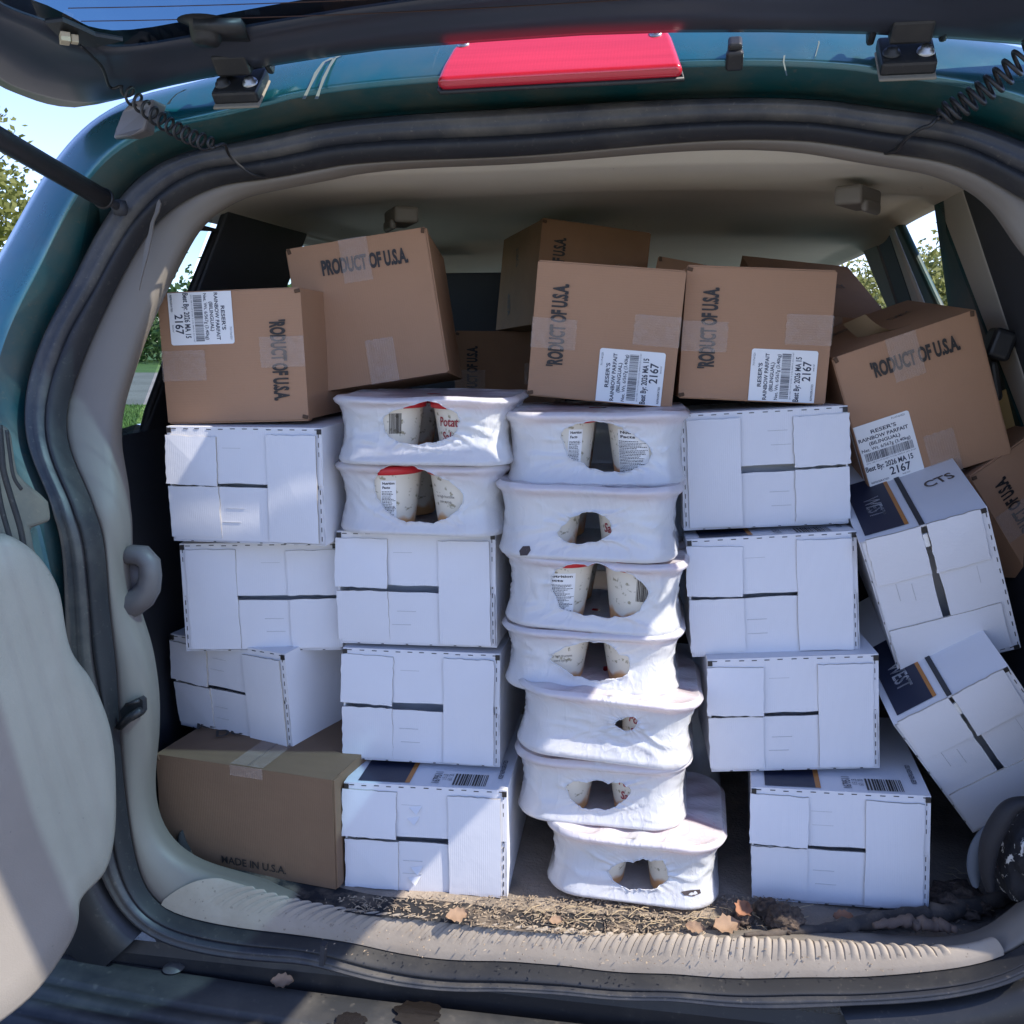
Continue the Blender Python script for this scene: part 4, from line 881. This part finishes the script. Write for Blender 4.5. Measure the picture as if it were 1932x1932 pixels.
# ---- big pale brown carton at lower left
def big_carton():
    A = unZ((309, 1618), .69); Bp = unZ((632, 1678), .69); W = .325; yaw = math.atan2(Bp[1]-A[1], Bp[0]-A[0]); C = (A+Bp)/2; H = .185
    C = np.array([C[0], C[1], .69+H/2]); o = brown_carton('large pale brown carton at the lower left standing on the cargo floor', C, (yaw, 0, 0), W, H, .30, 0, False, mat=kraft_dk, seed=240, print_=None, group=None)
    off = Vector((0, .15, -H/2)); f = lambda v: (v[0], .10+v[2], H/2+.0046)
    mb = MB(); put_text(mb, 'KEEP FLAT', .042, (-.098, .055), R_(34), .02, .8, frame=f); put_text(mb, 'DO NOT', .042, (-.055, .03), R_(34), .02, .8, frame=f); q = mb.make('lettering', ink, o); q.location = -off
    mb = MB(); put_text(mb, 'MADE IN U.S.A.', .018, (.015, -H/2+.018), R_(0), .01, 1, -.0030); q = mb.make('lettering', ink, o); q.location = -off
    mb = MB(); rows = [[(.01+.03*k/6, .004*0+t_, H/2+.003+.0012*noise.noise((k, t_*40, 1))) for k in range(-6, 7)] for t_ in np.linspace(0, .29, 12)]; mb.grid(rows)
    mb.grid([[(.01+.03*k/6, -.0025-.001*abs(noise.noise((k, j_, 2))), H/2+.002-.018*j_/4) for k in range(-6, 7)] for j_ in range(5)]); q = mb.make('tape', tape, o, True); q.location = -off
    mb = MB(); mb.box((.01, .15, H/2+.0022), (.0025, .29, .001)); q = mb.make('seam', kedge, o); q.location = -off
big_carton()

# ============================================================ FILM-WRAPPED TUB PACKS
def c6(x, y): return (613.2+x*.3418, 613.2+y*.3418)
def c8(x, y): return (613.2+x*.3418, 1271.7+y*.3418)
def c9(x, y): return (1271.7+x*.3418, 1271.7+y*.3418)
TR = [
 ('T21', -.214, .03, 1.363, 1.462, 0, .29, 'top film-wrapped tub pack of the second column, red script letters in its hole', [c6(*p) for p in ((315, 515), (350, 490), (430, 460), (500, 440), (600, 425), (660, 450), (720, 490), (735, 530), (725, 590), (660, 630), (560, 650), (450, 655), (380, 640), (330, 590))], [], .0),
 ('T22', -.230, .05, 1.250, 1.357, 0, .285, 'lower film-wrapped tub pack of the second column with a red lid edge showing', [c6(*p) for p in ((262, 890), (290, 820), (340, 780), (430, 768), (530, 790), (620, 830), (700, 880), (760, 940), (755, 980), (710, 1040), (640, 1080), (520, 1085), (400, 1070), (320, 1020), (280, 960))], [], .0),
 ('T31', .050, .05, 1.334, 1.441, -.01, .283, 'topmost film-wrapped tub pack of the tall middle stack, with the largest hole', [c6(*p) for p in ((1310, 600), (1340, 555), (1420, 540), (1560, 545), (1660, 585), (1720, 630), (1790, 680), (1812, 715), (1780, 770), (1700, 805), (1600, 815), (1500, 800), (1420, 765), (1350, 730), (1330, 690))], [], .0),
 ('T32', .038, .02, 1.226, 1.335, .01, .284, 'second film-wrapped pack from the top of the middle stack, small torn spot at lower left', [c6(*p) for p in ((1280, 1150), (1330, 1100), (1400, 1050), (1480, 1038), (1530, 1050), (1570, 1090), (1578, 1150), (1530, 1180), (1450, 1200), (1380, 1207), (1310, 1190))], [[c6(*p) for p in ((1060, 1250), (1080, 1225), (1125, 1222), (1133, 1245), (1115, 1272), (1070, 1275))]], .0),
 ('T33', .047, .03, 1.113, 1.222, .04, .284, 'third film-wrapped pack from the top of the middle stack, red lid over printed tubs', [c6(*p) for p in ((1250, 1400), (1280, 1350), (1350, 1312), (1450, 1312), (1600, 1345), (1720, 1400), (1790, 1470), (1797, 1510), (1760, 1550), (1700, 1600), (1600, 1612), (1480, 1605), (1380, 1590), (1290, 1560), (1255, 1480))], [], .0),
 ('T34', .048, .03, 1.014, 1.110, .01, .284, 'film-wrapped pack exactly midway up the tall middle stack', [c6(*p) for p in ((1238, 1850), (1300, 1800), (1380, 1765), (1480, 1752), (1560, 1758), (1610, 1800), (1625, 1830), (1670, 1835), (1685, 1880), (1670, 1930), (1560, 1960), (1430, 1950), (1320, 1905))], [], .0),
 ('T35', .076, .0, .918, 1.020, .08, .284, 'nearly intact film-wrapped pack with one small round tear in the middle stack', [c8(*p) for p in ((1600, 290), (1640, 260), (1670, 243), (1718, 252), (1715, 300), (1690, 322), (1630, 315))], [], .0),
 ('T36', .066, .015, .806, .908, .01, .278, 'film-wrapped pack second from the bottom of the middle stack with a wide flat hole', [c8(*p) for p in ((1325, 630), (1360, 605), (1450, 603), (1560, 612), (1640, 605), (1683, 640), (1670, 690), (1620, 725), (1500, 745), (1410, 740), (1360, 700))], [], .0),
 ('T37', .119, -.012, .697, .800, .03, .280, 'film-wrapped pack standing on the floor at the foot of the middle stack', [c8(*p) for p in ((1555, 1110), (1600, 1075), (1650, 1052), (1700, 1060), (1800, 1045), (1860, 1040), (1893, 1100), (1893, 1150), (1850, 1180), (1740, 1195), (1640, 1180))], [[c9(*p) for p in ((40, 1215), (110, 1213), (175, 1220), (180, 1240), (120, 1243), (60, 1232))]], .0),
 ('T38', .135, .34, .70, .92, .0, .28, 'shadowed film-wrapped pack behind the foot of the middle stack', [], [], .0)]
tub_proto = {}
def lines_panel(mb, x0, x1, z0, z1, f, seed):
    r = random.Random(seed); z = z1
    while z > z0:
        h = r.choice((.0008, .0011)); xx = x0+.0005; xe2 = x1-r.uniform(0, .35)*(x1-x0)
        while xx < xe2:
            wd = r.uniform(.001, .004); mb.add([f(xx, z), f(min(xx+wd, xe2), z), f(min(xx+wd, xe2), z+h), f(xx, z+h)], [(0, 1, 2, 3)]); xx += wd+.0007
        z -= h+.0012
def make_tub(parent, loc, hh, ang, kind, seed):
    rt, rb_ = .059, .044
    mb = MB(); mb.lathe([(0, 0), (rb_-.003, 0), (rb_, .003), (rt-.003, hh-.014), (rt-.002, hh-.010)], 40)
    t_ = mb.make('tub', tubm, parent, True); t_.location = loc; t_.rotation_euler = (0, 0, ang)
    mb = MB(); mb.lathe([(rt-.001, hh-.014), (rt+.002, hh-.013), (rt+.0025, hh-.004), (rt, hh-.001), (rt-.004, hh), (rt-.006, hh-.003), (0, hh-.003)], 40); mb.make('lid', red_lid, t_, True)
    def f(x, z, lift=.0006):     # wrap flat (x,z) around the front (-Y) of the cup
        rr = rb_+(rt-.003-rb_)*(z-.003)/(hh-.017)+lift; a = x/rr; return (rr*math.sin(a), -rr*math.cos(a), z)
    if kind == 'facts' or kind == 'facts2':
        w_ = .024 if kind == 'facts' else .05
        mb = MB(); mb.grid([[f(x, z, .0005) for x in np.linspace(-w_/2, w_/2, 9)] for z in (hh*.12, hh*.4, hh*.78)]); mb.make('facts_panel', label_m, t_, True)
        mb = MB(); lines_panel(mb, -w_/2+.001, w_/2-.001, hh*.14, hh*.60, lambda x, z: f(x, z, .0009), seed)
        put_text(mb, 'Nutrition', .0055, (0, hh*.735), 0, .03, 1, frame=lambda v: f(v[0], v[2], .0009), width=w_*.8); put_text(mb, 'Facts', .0055, (-w_*.15, hh*.67), 0, .03, 1, frame=lambda v: f(v[0], v[2], .0009), width=w_*.5)
        mb.make('facts_lettering', ink, t_)
    elif kind == 'bar':
        mb = MB(); r = random.Random(seed); x = -.009
        while x < .009:
            wd = r.choice((.0006, .001, .0015)); mb.add([f(x, hh*.45, .0008), f(x+wd, hh*.45, .0008), f(x+wd, hh*.78, .0008), f(x, hh*.78, .0008)], [(0, 1, 2, 3)]); x += wd+r.choice((.0006, .001))
        mb.make('barcode', ink, t_)
    elif kind == 'brand':
        mb = MB(); put_text(mb, 'Potato', .020, (.004, hh*.64), 0, .02, .85, frame=lambda v: f(v[0]+.25*(v[2]-hh*.6)*.6, v[2], .0009)); put_text(mb, 'Salad', .020, (.002, hh*.40), 0, .02, .85, frame=lambda v: f(v[0]+.25*(v[2]-hh*.4)*.6, v[2], .0009))
        mb.make('brand_lettering', M('script_red', (.30, .03, .04), .5) if 'script_red' not in bpy.data.materials else bpy.data.materials['script_red'], t_)
    elif kind == 'small':
        mb = MB(); put_text(mb, 'no high fructose', .006, (0, hh*.55), 0, .0, .9, frame=lambda v: f(v[0], v[2], .0009)); put_text(mb, 'corn syrup', .006, (0, hh*.47), 0, .0, .9, frame=lambda v: f(v[0], v[2], .0009)); mb.make('lettering', inkg, t_)
    return t_
def tray(spec, idx):
    nm, cx, Yf, zb, zt, roll, W, label, hole, holes2, yaw = spec
    H = zt-zb+.004; Dp = .27; rc = .066
    root = empty('shrink_wrapped_pack', (0, 0, 0), label, 'tub pack', 'film wrapped packs of salad tubs')
    yaw = R_(random.Random(idx).uniform(-2, 3)); Rm = Rb(yaw, 0, roll); C0 = Vector((cx, Yf, (zb+zt)/2)); off = Vector((0, Dp/2, -H/2))
    Ri = Rm.transposed(); r = random.Random(idx*7)
    # perimeter param: arc length s starting at the front centre, going right
    Wx, Dy = W/2, Dp/2
    def per(s, L):
        # superellipse-like rounded rect via arc length
        segs = [(Wx-rc), math.pi/2*rc, Dp-2*rc, math.pi/2*rc, 2*(Wx-rc), math.pi/2*rc, Dp-2*rc, math.pi/2*rc, (Wx-rc)]
        s = s % L; i = 0
        while s > segs[i] and i < 8: s -= segs[i]; i += 1
        if i == 0: return (s, 0), (0, -1)
        if i == 1: a = s/rc; return (Wx-rc+rc*math.sin(a), rc-rc*math.cos(a)), (math.sin(a), -math.cos(a))
        if i == 2: return (Wx, rc+s), (1, 0)
        if i == 3: a = s/rc; return (Wx-rc+rc*math.cos(a), Dp-rc+rc*math.sin(a)), (math.cos(a), math.sin(a))
        if i == 4: return (Wx-rc-s, Dp), (0, 1)
        if i == 5: a = s/rc; return (-Wx+rc-rc*math.sin(a), Dp-rc+rc*math.cos(a)), (-math.sin(a), math.cos(a))
        if i == 6: return (-Wx, Dp-rc-s), (-1, 0)
        if i == 7: a = s/rc; return (-Wx+rc-rc*math.cos(a), rc-rc*math.sin(a)), (-math.cos(a), -math.sin(a))
        return (-Wx+rc+s, 0), (0, -1)
    L = 4*(Wx-rc)+2*(Dp-2*rc)+2*math.pi*rc
    hc = [Ri@(Vector(unY(p, Yf+.006))-C0) for p in hole]; sd = idx*3.7
    if hc: hcx = sum(v.x for v in hc)/len(hc); hcz = sum(v.z for v in hc)/len(hc)
    waist = r.uniform(.010, .014)
    def surf(s, v, wr=0.):
        (x, y), (nx, ny) = per(s, L); z = -H/2+H*v; s = ((s+L/2) % L)-L/2
        prof = -waist*math.sin(math.pi*min(1, max(0, (v-.04)/.90)))**.9-.0035*min(1, max(0, (.90-v)/.05))
        if v > .86: prof += .0025*math.sin(math.pi*(v-.86)/.14)-(.005*((v-.95)/.05)**2 if v > .95 else 0)
        if v < .05: prof -= .004*((.05-v)/.05)**2
        prof *= 1.0-.25*abs(nx*ny)
        d = prof+.0016*noise.noise((s*14, v*2.0, sd))*math.sin(math.pi*min(1, v*1.1))
        fold = noise.noise((s*9+v*2.2, v*1.6-s*4, sd+5)); d += .0030*max(0, 1-abs(fold)*11)*math.sin(math.pi*v)
        f2 = noise.noise((s*20-v*3, v*2.4+s*8, sd+9)); d += .0022*max(0, 1-abs(f2)*7)*math.sin(math.pi*v)
        d += wr
        return Vector((x+nx*d, y+ny*d, z+.003*noise.noise((s*11, 0, sd))*(1 if v > .9 else 0)))
    Hs = .125; smin, smax = -Hs, Hs
    film_mb = MB(); nv = 20
    # rest of the wall
    ns = 120; rows = []
    vs = [j/nv for j in range(nv+1)]
    ss = [Hs+(L-2*Hs)*i/ns for i in range(ns+1)]
    for v in vs: rows.append([surf(s, v) for s in ss])
    film_mb.grid(rows)
    if hc:
        # front patch as a ring between a rectangle and the torn hole
        NP = 4*nv*2; vlo, vhi = 0., 1.
        hs, hv = hcx, (hcz+H/2)/H
        rect = []
        for j in range(nv): rect.append((smin, vlo+(vhi-vlo)*j/nv))
        for j in range(40): rect.append((smin+(smax-smin)*j/40, vhi))
        for j in range(nv): rect.append((smax, vhi-(vhi-vlo)*j/nv))
        for j in range(40): rect.append((smax-(smax-smin)*j/40, vlo))
        ang = [math.atan2((v.z-hcz), (v.x-hcx)) for v in hc]; rad_ = [math.hypot(v.x-hcx, v.z-hcz) for v in hc]
        o_ = sorted(range(len(ang)), key=lambda i: ang[i]); ang = [ang[i] for i in o_]; rad_ = [rad_[i] for i in o_]
        ax = [ang[-1]-2*math.pi]+ang+[ang[0]+2*math.pi]; rx = [rad_[-1]]+rad_+[rad_[0]]
        inner = []
        for (s, v) in rect:
            a = math.atan2((v-hv)*H, (s-hs)); rr = float(np.interp(a, ax, rx)); rr *= 1+.05*noise.noise((a*3, sd, 0))+.03*noise.noise((a*9, sd, 0))+.02*noise.noise((a*31, sd, 0)); inner.append((hs+rr*math.cos(a), hv+rr*math.sin(a)/H, a))
        rows = []; NRg = 16
        for k in range(NRg+1):
            q = (k/NRg)**1.7; row = []
            for (s, v), (s2, v2, a) in zip(rect, inner):
                S = s2+(s-s2)*q; Vv = v2+(v-v2)*q
                ne = math.exp(-q*7); wr = .0032*ne*noise.noise((a*8.5, q*2, sd+2))+(.0018*ne)
                if k == 0: wr -= .002
                row.append(surf(S, min(1, max(0, Vv)), wr))
            rows.append(row)
        film_mb.grid(rows, closed=True, flip=False)
        film_mb.tube(rows[1]+[rows[1][0]], .0010, 5, cap=False)
    else:
        film_mb.grid([[surf(smin+(smax-smin)*i/50, v) for i in range(51)] for v in vs])
    # top sheet, sagging a little, and bottom
    sa = [L*i/160 for i in range(160)]
    ring_ = [surf(s, 1.0) for s in sa]; ct = Vector((0, Dp/2, H/2))
    rows = [ring_]
    for q in (.93, .85, .7, .5, .3, .1): rows.append([ct+(p-ct)*q+Vector((0, 0, -.002+.0022*noise.noise((p.x*9*q, p.y*9*q, sd))-.0018*math.sin(160*math.atan2(p.y-ct.y, p.x-ct.x)/6.28*.55)*(q > .6))) for p in ring_])
    film_mb.grid(rows, closed=True)
    rb2 = [surf(s, 0.0) for s in sa]; cb = Vector((0, Dp/2, -H/2)); film_mb.grid([[cb+(p-cb)*q for p in rb2] for q in (1, .5, .05)], closed=True)
    o = film_mb.make('film', film, root, True, fix=True); o.location = -off
    # smaller tears: flat dark patches on the film, shade of the inside put into their colour
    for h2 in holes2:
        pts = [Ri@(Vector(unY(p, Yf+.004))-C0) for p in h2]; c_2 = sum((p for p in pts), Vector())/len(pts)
        P_ = [surf(p.x, min(1, max(.0, (p.z+H/2)/H)))+Vector((0, -.0012, 0)) for p in pts]; mb = MB(); mb.add(P_, [tuple(range(len(P_)))]); q = mb.make('tear', M('tear_shade', (.06, .045, .045), .8) if 'tear_shade' not in bpy.data.materials else bpy.data.materials['tear_shade'], root); q.location = -off
    kinds = {0: ('bar', 'brand'), 1: ('facts', 'small'), 2: ('facts', 'facts2'), 3: ('plain', 'brand'), 4: ('facts2', 'bar'), 5: ('small', 'plain'), 6: ('plain', 'brand'), 7: ('small', 'brand'), 8: ('plain', 'plain')}.get(idx, ('plain', 'plain'))
    angs = {0: (.45, -.5), 1: (.35, -.45), 2: (.55, -.35), 3: (0, -.6), 4: (.2, .1), 6: (.0, -.5), 7: (0, -.4)}.get(idx, (.3, -.3))
    if hc:
        hmid = hcx
        for col_ in (0, 1):
            for rw in (0, 1):
                p = Vector((hmid*.5+(-.0655 if col_ == 0 else .0655), .072+rw*.125, -H/2+.003)); p.x = max(-W/2+.068, min(W/2-.068, p.x))
                make_tub(root, p-off, H-.008, angs[col_] if rw == 0 else 0, kinds[col_] if rw == 0 else 'plain', idx*5+col_)
    place(root, C0, Rm, off)
for i, s in enumerate(TR): tray(s, i)
# ============================================================ LOOSE THINGS ON THE CARGO FLOOR
FZ = .686
# carpet mat edge in front of the load, curled at the left
def matedge():
    path = [(318, 1618), (335, 1624), (350, 1628), (372, 1622), (395, 1612), (420, 1612), (432, 1626), (455, 1640), (500, 1656), (560, 1680), (620, 1700), (700, 1716), (800, 1724), (900, 1735), (1000, 1746), (1120, 1752), (1270, 1758), (1420, 1768)]
    P = bez([unZ(p, FZ+.004) for p in path], 8); rows = []; n = len(P)
    for i, p in enumerate(P):
        u = i/n; fade = max(.0, min(1, (.52-u)/.2)); lift = (.010+.045*math.exp(-((u-.10)/.045)**2)+.006*noise.noise((u*20, 0, 0)))*fade-.004*(1-fade); t = (P[min(i+1, n-1)]-P[max(0, i-1)]).normalized(); nn = Vector((t.y, -t.x, 0))
        if nn.y > 0: nn = -nn
        rows.append([p+nn*.012+Vector((0, 0, -.003)), p+nn*.010+Vector((0, 0, lift*.5)), p+nn*.004+Vector((0, 0, lift)), p-nn*.004+Vector((0, 0, lift+.002)), p-nn*.02+Vector((0, 0, lift*.35+.002*fade)), p-nn*.045+Vector((0, 0, .003*fade-.004*(1-fade)))])
    mb = MB(); mb.grid(rows); m = M('black_mat_rubber', (.02, .02, .022), .85); setc(m, mix(m, ramp(m, tex(m, scale=14, detail=8), [(.5, 0.0), (.7, 1.0)]), (.014, .014, .016), (.20, .155, .11))); bump(m, tex(m, scale=90), .6, .003)
    prop(mb.make('cargo_mat', m, None, True), 'dirty black floor mat whose front edge curls up before the pale brown carton', 'mat')
matedge()
def rootstick(name, pts, rs, m, label, cat, seed=0, n=9, grp=None):
    r = random.Random(seed); P = bez(pts, 7); k = len(P); R2 = [float(np.interp(i/(k-1), np.linspace(0, 1, len(rs)), rs))*(1+.18*r.uniform(-1, 1)) for i in range(k)]
    P = [p+Vector((r.uniform(-1, 1), r.uniform(-1, 1), r.uniform(-1, 1)))*R2[i]*.3 for i, p in enumerate(P)]
    mb = MB(); mb.tube(P, R2, n); return prop(mb.make(name, m, None, True), label, cat, grp)
rootstick('carpet_roll_edge', [unZ(p, FZ+.012) for p in ((1405, 1764), (1470, 1760), (1560, 1752), (1640, 1738), (1720, 1728), (1800, 1722), (1880, 1700), (1950, 1670))], [.003, .006, .009, .012, .012, .012, .012, .012], dusty(M('dirty_piping', (.06, .05, .045), .9), (.05, .043, .038), (.17, .13, .095), 20), 'rolled edge of dirty carpet running along the right end of the sill', 'carpet edge', 4, 12)
rootstick('dead_branch', [unZ(p, FZ+.022) for p in ((1650, 1748), (1700, 1738), (1740, 1744), (1775, 1746), (1808, 1757))], [.004, .008, .010, .009, .005], twig, 'short broken brown branch lying on the rolled carpet edge', 'branch', 5, 12)
def clump(name, c, rad, m, label, seed, nf=60, sq=.7):
    r = random.Random(seed); bm = bmesh.new(); bmesh.ops.create_icosphere(bm, subdivisions=4, radius=rad)
    for v in bm.verts:
        n_ = v.co.normalized(); v.co = n_*rad*(1+.35*noise.noise(n_*2.2+Vector((seed, 0, 0)))+.22*noise.noise(n_*7+Vector((seed, 0, 0)))+.12*noise.noise(n_*18)); v.co.z *= sq
    me = bpy.data.meshes.new('c'); bm.to_mesh(me); bm.free(); o = link(name, me, None, m, True); o.location = c; return prop(o, label, 'clump')
fibm = M('fibrous_soil', (.085, .06, .045), .95); bump(fibm, tex(fibm, scale=120, detail=5), 1, .006); setc(fibm, ramp(fibm, tex(fibm, scale=50, detail=6), [(.35, (.035, .025, .02)), (.7, (.17, .12, .085))]))
clump('root_clump', unZ((1482, 1736), FZ+.018), .026, fibm, 'round brown fibrous root clump in front of the right floor carton', 3)
clump('soil_clump', unZ((1450, 1716), FZ+.012), .020, fibm, 'dark clump of soil at the lower left corner of the right floor carton', 8)
clump('soil_clump', unZ((1400, 1730), FZ+.01), .016, fibm, 'dark soil clump beside the foot of the wrapped pack stack', 12)
clump('soil_clump', unZ((1810, 1700), FZ+.01), .045, fibm, 'dirt heap in the dark corner under the tilted white carton', 15, sq=.4)
def dryleaf(p, L, ang, m, label, seed, z=FZ+.008, cat='leaf'):
    r = random.Random(seed); rows = []
    for i in range(11):
        u = i/10; wd = L*.32*math.sin(math.pi*u)**.7*(1+.22*math.sin(u*23+seed)); rows.append([((u-.5)*L, wd*k/3, .25*L*(abs(k/3)**2)*.5+.10*L*noise.noise((u*3+seed, k, 0))) for k in range(-3, 4)])
    c = Vector(unZ(p, z)); Rm = Matrix.Rotation(ang, 3, 'Z')@Matrix.Rotation(R_(25), 3, 'X'); mb = MB(); mb.grid([[c+Rm@Vector(v)+Vector((0, 0, .004)) for v in rw] for rw in rows]); o = mb.make('dry_leaf' if cat == 'leaf' else 'bark_chip', m, None, True); return prop(o, label, cat, 'leaves and bark scattered on the cargo floor')
lm2 = M('orange_brown_leaf', (.27, .175, .11), .8); bump(lm2, tex(lm2, scale=60), .5, .002)
dryleaf((862, 1733), .036, .5, lm2, 'curled tan leaf on the mat edge just right of the sunlit floor carton', 1)
dryleaf((1049, 1742), .022, .3, lm2, 'small pale leaf scrap before the wrapped pack at the middle', 2)
dryleaf((1370, 1752), .045, .45, lm2, 'largest orange bark flake, right of the middle of the sill', 3, cat='bark')
dryleaf((1312, 1756), .030, -.2, lm2, 'thin pale bark sliver just left of the largest orange flake', 4, cat='bark')
dryleaf((1400, 1722), .040, 1.2, bark, 'dark reddish bark chip standing behind the orange flake', 5, FZ+.02, cat='bark')
dryleaf((1590, 1735), .030, .1, bark, 'brown bark chip before the shaded floor carton', 6, FZ+.01, cat='bark')
dryleaf((533, 1857), .035, .2, lm2, 'pale leaf lying on the bumper at lower left', 7, .590)
def litter():
    r = random.Random(9); mb = MB()
    def chip(c, L, a, wd, h): 
        d = Vector((math.cos(a), math.sin(a), r.uniform(-.1, .1))); s = d.cross(Vector((0, 0, 1))).normalized()*wd
        mb.add([c-d*L-s, c+d*L-s, c+d*L+s, c-d*L+s, c+Vector((0, 0, h))+d*L*.3, c+Vector((0, 0, h))-d*L*.3], [(0, 1, 4, 5), (1, 2, 4), (2, 3, 5, 4), (3, 0, 5)])
    for i in range(2000):
        px = r.uniform(640, 1500) if r.random() < .9 else r.uniform(330, 1850); py = 1690+r.random()*75
        if r.random() < .25: px = r.gauss(1100, 120)
        c = Vector(unZ((px, py), FZ+.004)); 
        if c.y < -.092: continue
        k = r.random(); chip(c, r.uniform(.001, .004) if k < .8 else r.uniform(.003, .008), r.uniform(-1.5, 1.5), r.uniform(.0004, .0012), r.uniform(.0006, .002))
    for i in range(260):
        px = r.uniform(560, 1860); py = 1755+(px-560)*.03+r.uniform(-10, 50); c = Vector(unP((px, py), (0, -.11, .686), (0, -.35, 1))) + Vector((0, 0, .004)); chip(c, r.uniform(.0007, .0025), r.uniform(-3, 3), r.uniform(.0004, .001), .001)
    m = M('chaff', (.40, .30, .18), .85); setc(m, ramp(m, tex(m, scale=90, detail=2), [(.3, (.12, .085, .06)), (.6, (.36, .28, .19))]))
    prop(mb.make('chaff_litter', m), 'bits of straw, seed and chaff scattered over the carpet and sill', 'litter', kind='stuff')
    mb = MB()
    for i in range(60):
        px = r.uniform(980, 1560) if i < 48 else r.uniform(1600, 1850); py = r.uniform(1712, 1755) if px < 1600 else r.uniform(1640, 1715); c = Vector(unZ((px, py), FZ+.008)); a = r.uniform(-.9, .9); L = r.uniform(.008, .024); d = Vector((math.cos(a), math.sin(a), r.uniform(0, .25)))
        mb.tube([c-d*L, c+Vector((0, 0, .003)), c+d*L+Vector((0, 0, -.002))], .0006, 5)
    prop(mb.make('straw_stems', straw), 'thin dry grass stems tangled on the cargo floor', 'straw', kind='stuff')
litter()
# black speckled bag at the lower right and grey strap beside it
bagm = M('black_speckled_fabric', (.012, .012, .014), .8); setc(bagm, mix(bagm, ramp(bagm, tex(bagm, scale=38, detail=5, dist=1.2), [(.60, 0.0), (.63, 1.0)]), (.010, .010, .013), (.62, .60, .55))); bump(bagm, tex(bagm, scale=30, detail=5), .6, .006)
bagp = M('plain_black_fabric', (.010, .010, .013), .7); bump(bagp, tex(bagp, scale=40, detail=5), .5, .004)
def bag():
    t = empty('black_bag', unZ((1930, 1700), .69), 'black fabric bag with white speckles slumped in the lower right corner', 'bag')
    c = Vector(unY((1962, 1612), -.0))-t.location
    bm = bmesh.new(); bmesh.ops.create_icosphere(bm, subdivisions=5, radius=.1)
    for v in bm.verts:
        n_ = v.co.normalized(); k = 1+.22*noise.noise(n_*1.8)+.10*noise.noise(n_*5)+.03*noise.noise(n_*14); v.co = Vector((n_.x*.056*k, n_.y*.075*k, n_.z*.078*k))
    me = bpy.data.meshes.new('b'); bm.to_mesh(me); bm.free(); o = link('bag_body', me, t, bagm, True); o.location = c
    p = [unY(q, -.03) for q in ((1868, 1680), (1862, 1640), (1868, 1590), (1890, 1545), (1912, 1520), (1950, 1512))]; mb = MB(); P = bez(p, 8); mb.tube([q-t.location for q in P], [.006+.008*math.sin(math.pi*i/len(P)) for i in range(len(P))], 12); mb.make('bag_collar', bagp, t, True)
bag()
p = [unY(q, -.0) for q in ((1840, 1672), (1838, 1640), (1846, 1600), (1866, 1565), (1890, 1548))]; P = bez(p, 7); rows = []
for i, q in enumerate(P):
    wd = .011*math.sin(math.pi*(.12+.8*i/len(P))); rows.append([q+Vector((-wd, -.002, 0)), q+Vector((0, -.006, 0)), q+Vector((wd, -.002, 0)), q+Vector((wd, .004, 0)), q+Vector((-wd, .004, 0))])
mb = MB(); mb.grid(rows, closed=True); prop(mb.make('grey_strap', M('blue_grey_webbing', (.09, .11, .14), .6), None, True), 'curved blue grey strap between the black bag and the dark floor gap', 'strap')
# wet blotches on the bumper
wet = M('wet_mud', (.012, .010, .009), .25); bump(wet, tex(wet, scale=60), .5, .003); wet.node_tree.nodes['Principled BSDF'].inputs['Coat Weight'].default_value = .5
def blotch(cx, cy, rad, sd):
    c = unZ((cx, cy), .5895); V = [tuple(c)]; n = 60
    for i in range(n):
        a = 2*math.pi*i/n; k = 1+.28*noise.noise((2*math.cos(a), 2*math.sin(a), sd))+.12*noise.noise((6*math.cos(a), 6*math.sin(a), sd)); V.append((c[0]+rad*k*math.cos(a), c[1]+rad*.8*k*math.sin(a), .5893))
    mb = MB(); mb.add(V, [(0, i+1, (i+1) % n+1) for i in range(n)]); mb.make('mud_stain', wet, car)
blotch(788, 1912, .034, 1); blotch(800, 1945, .03, 4); blotch(662, 1925, .022, 2); blotch(640, 1950, .03, 3)
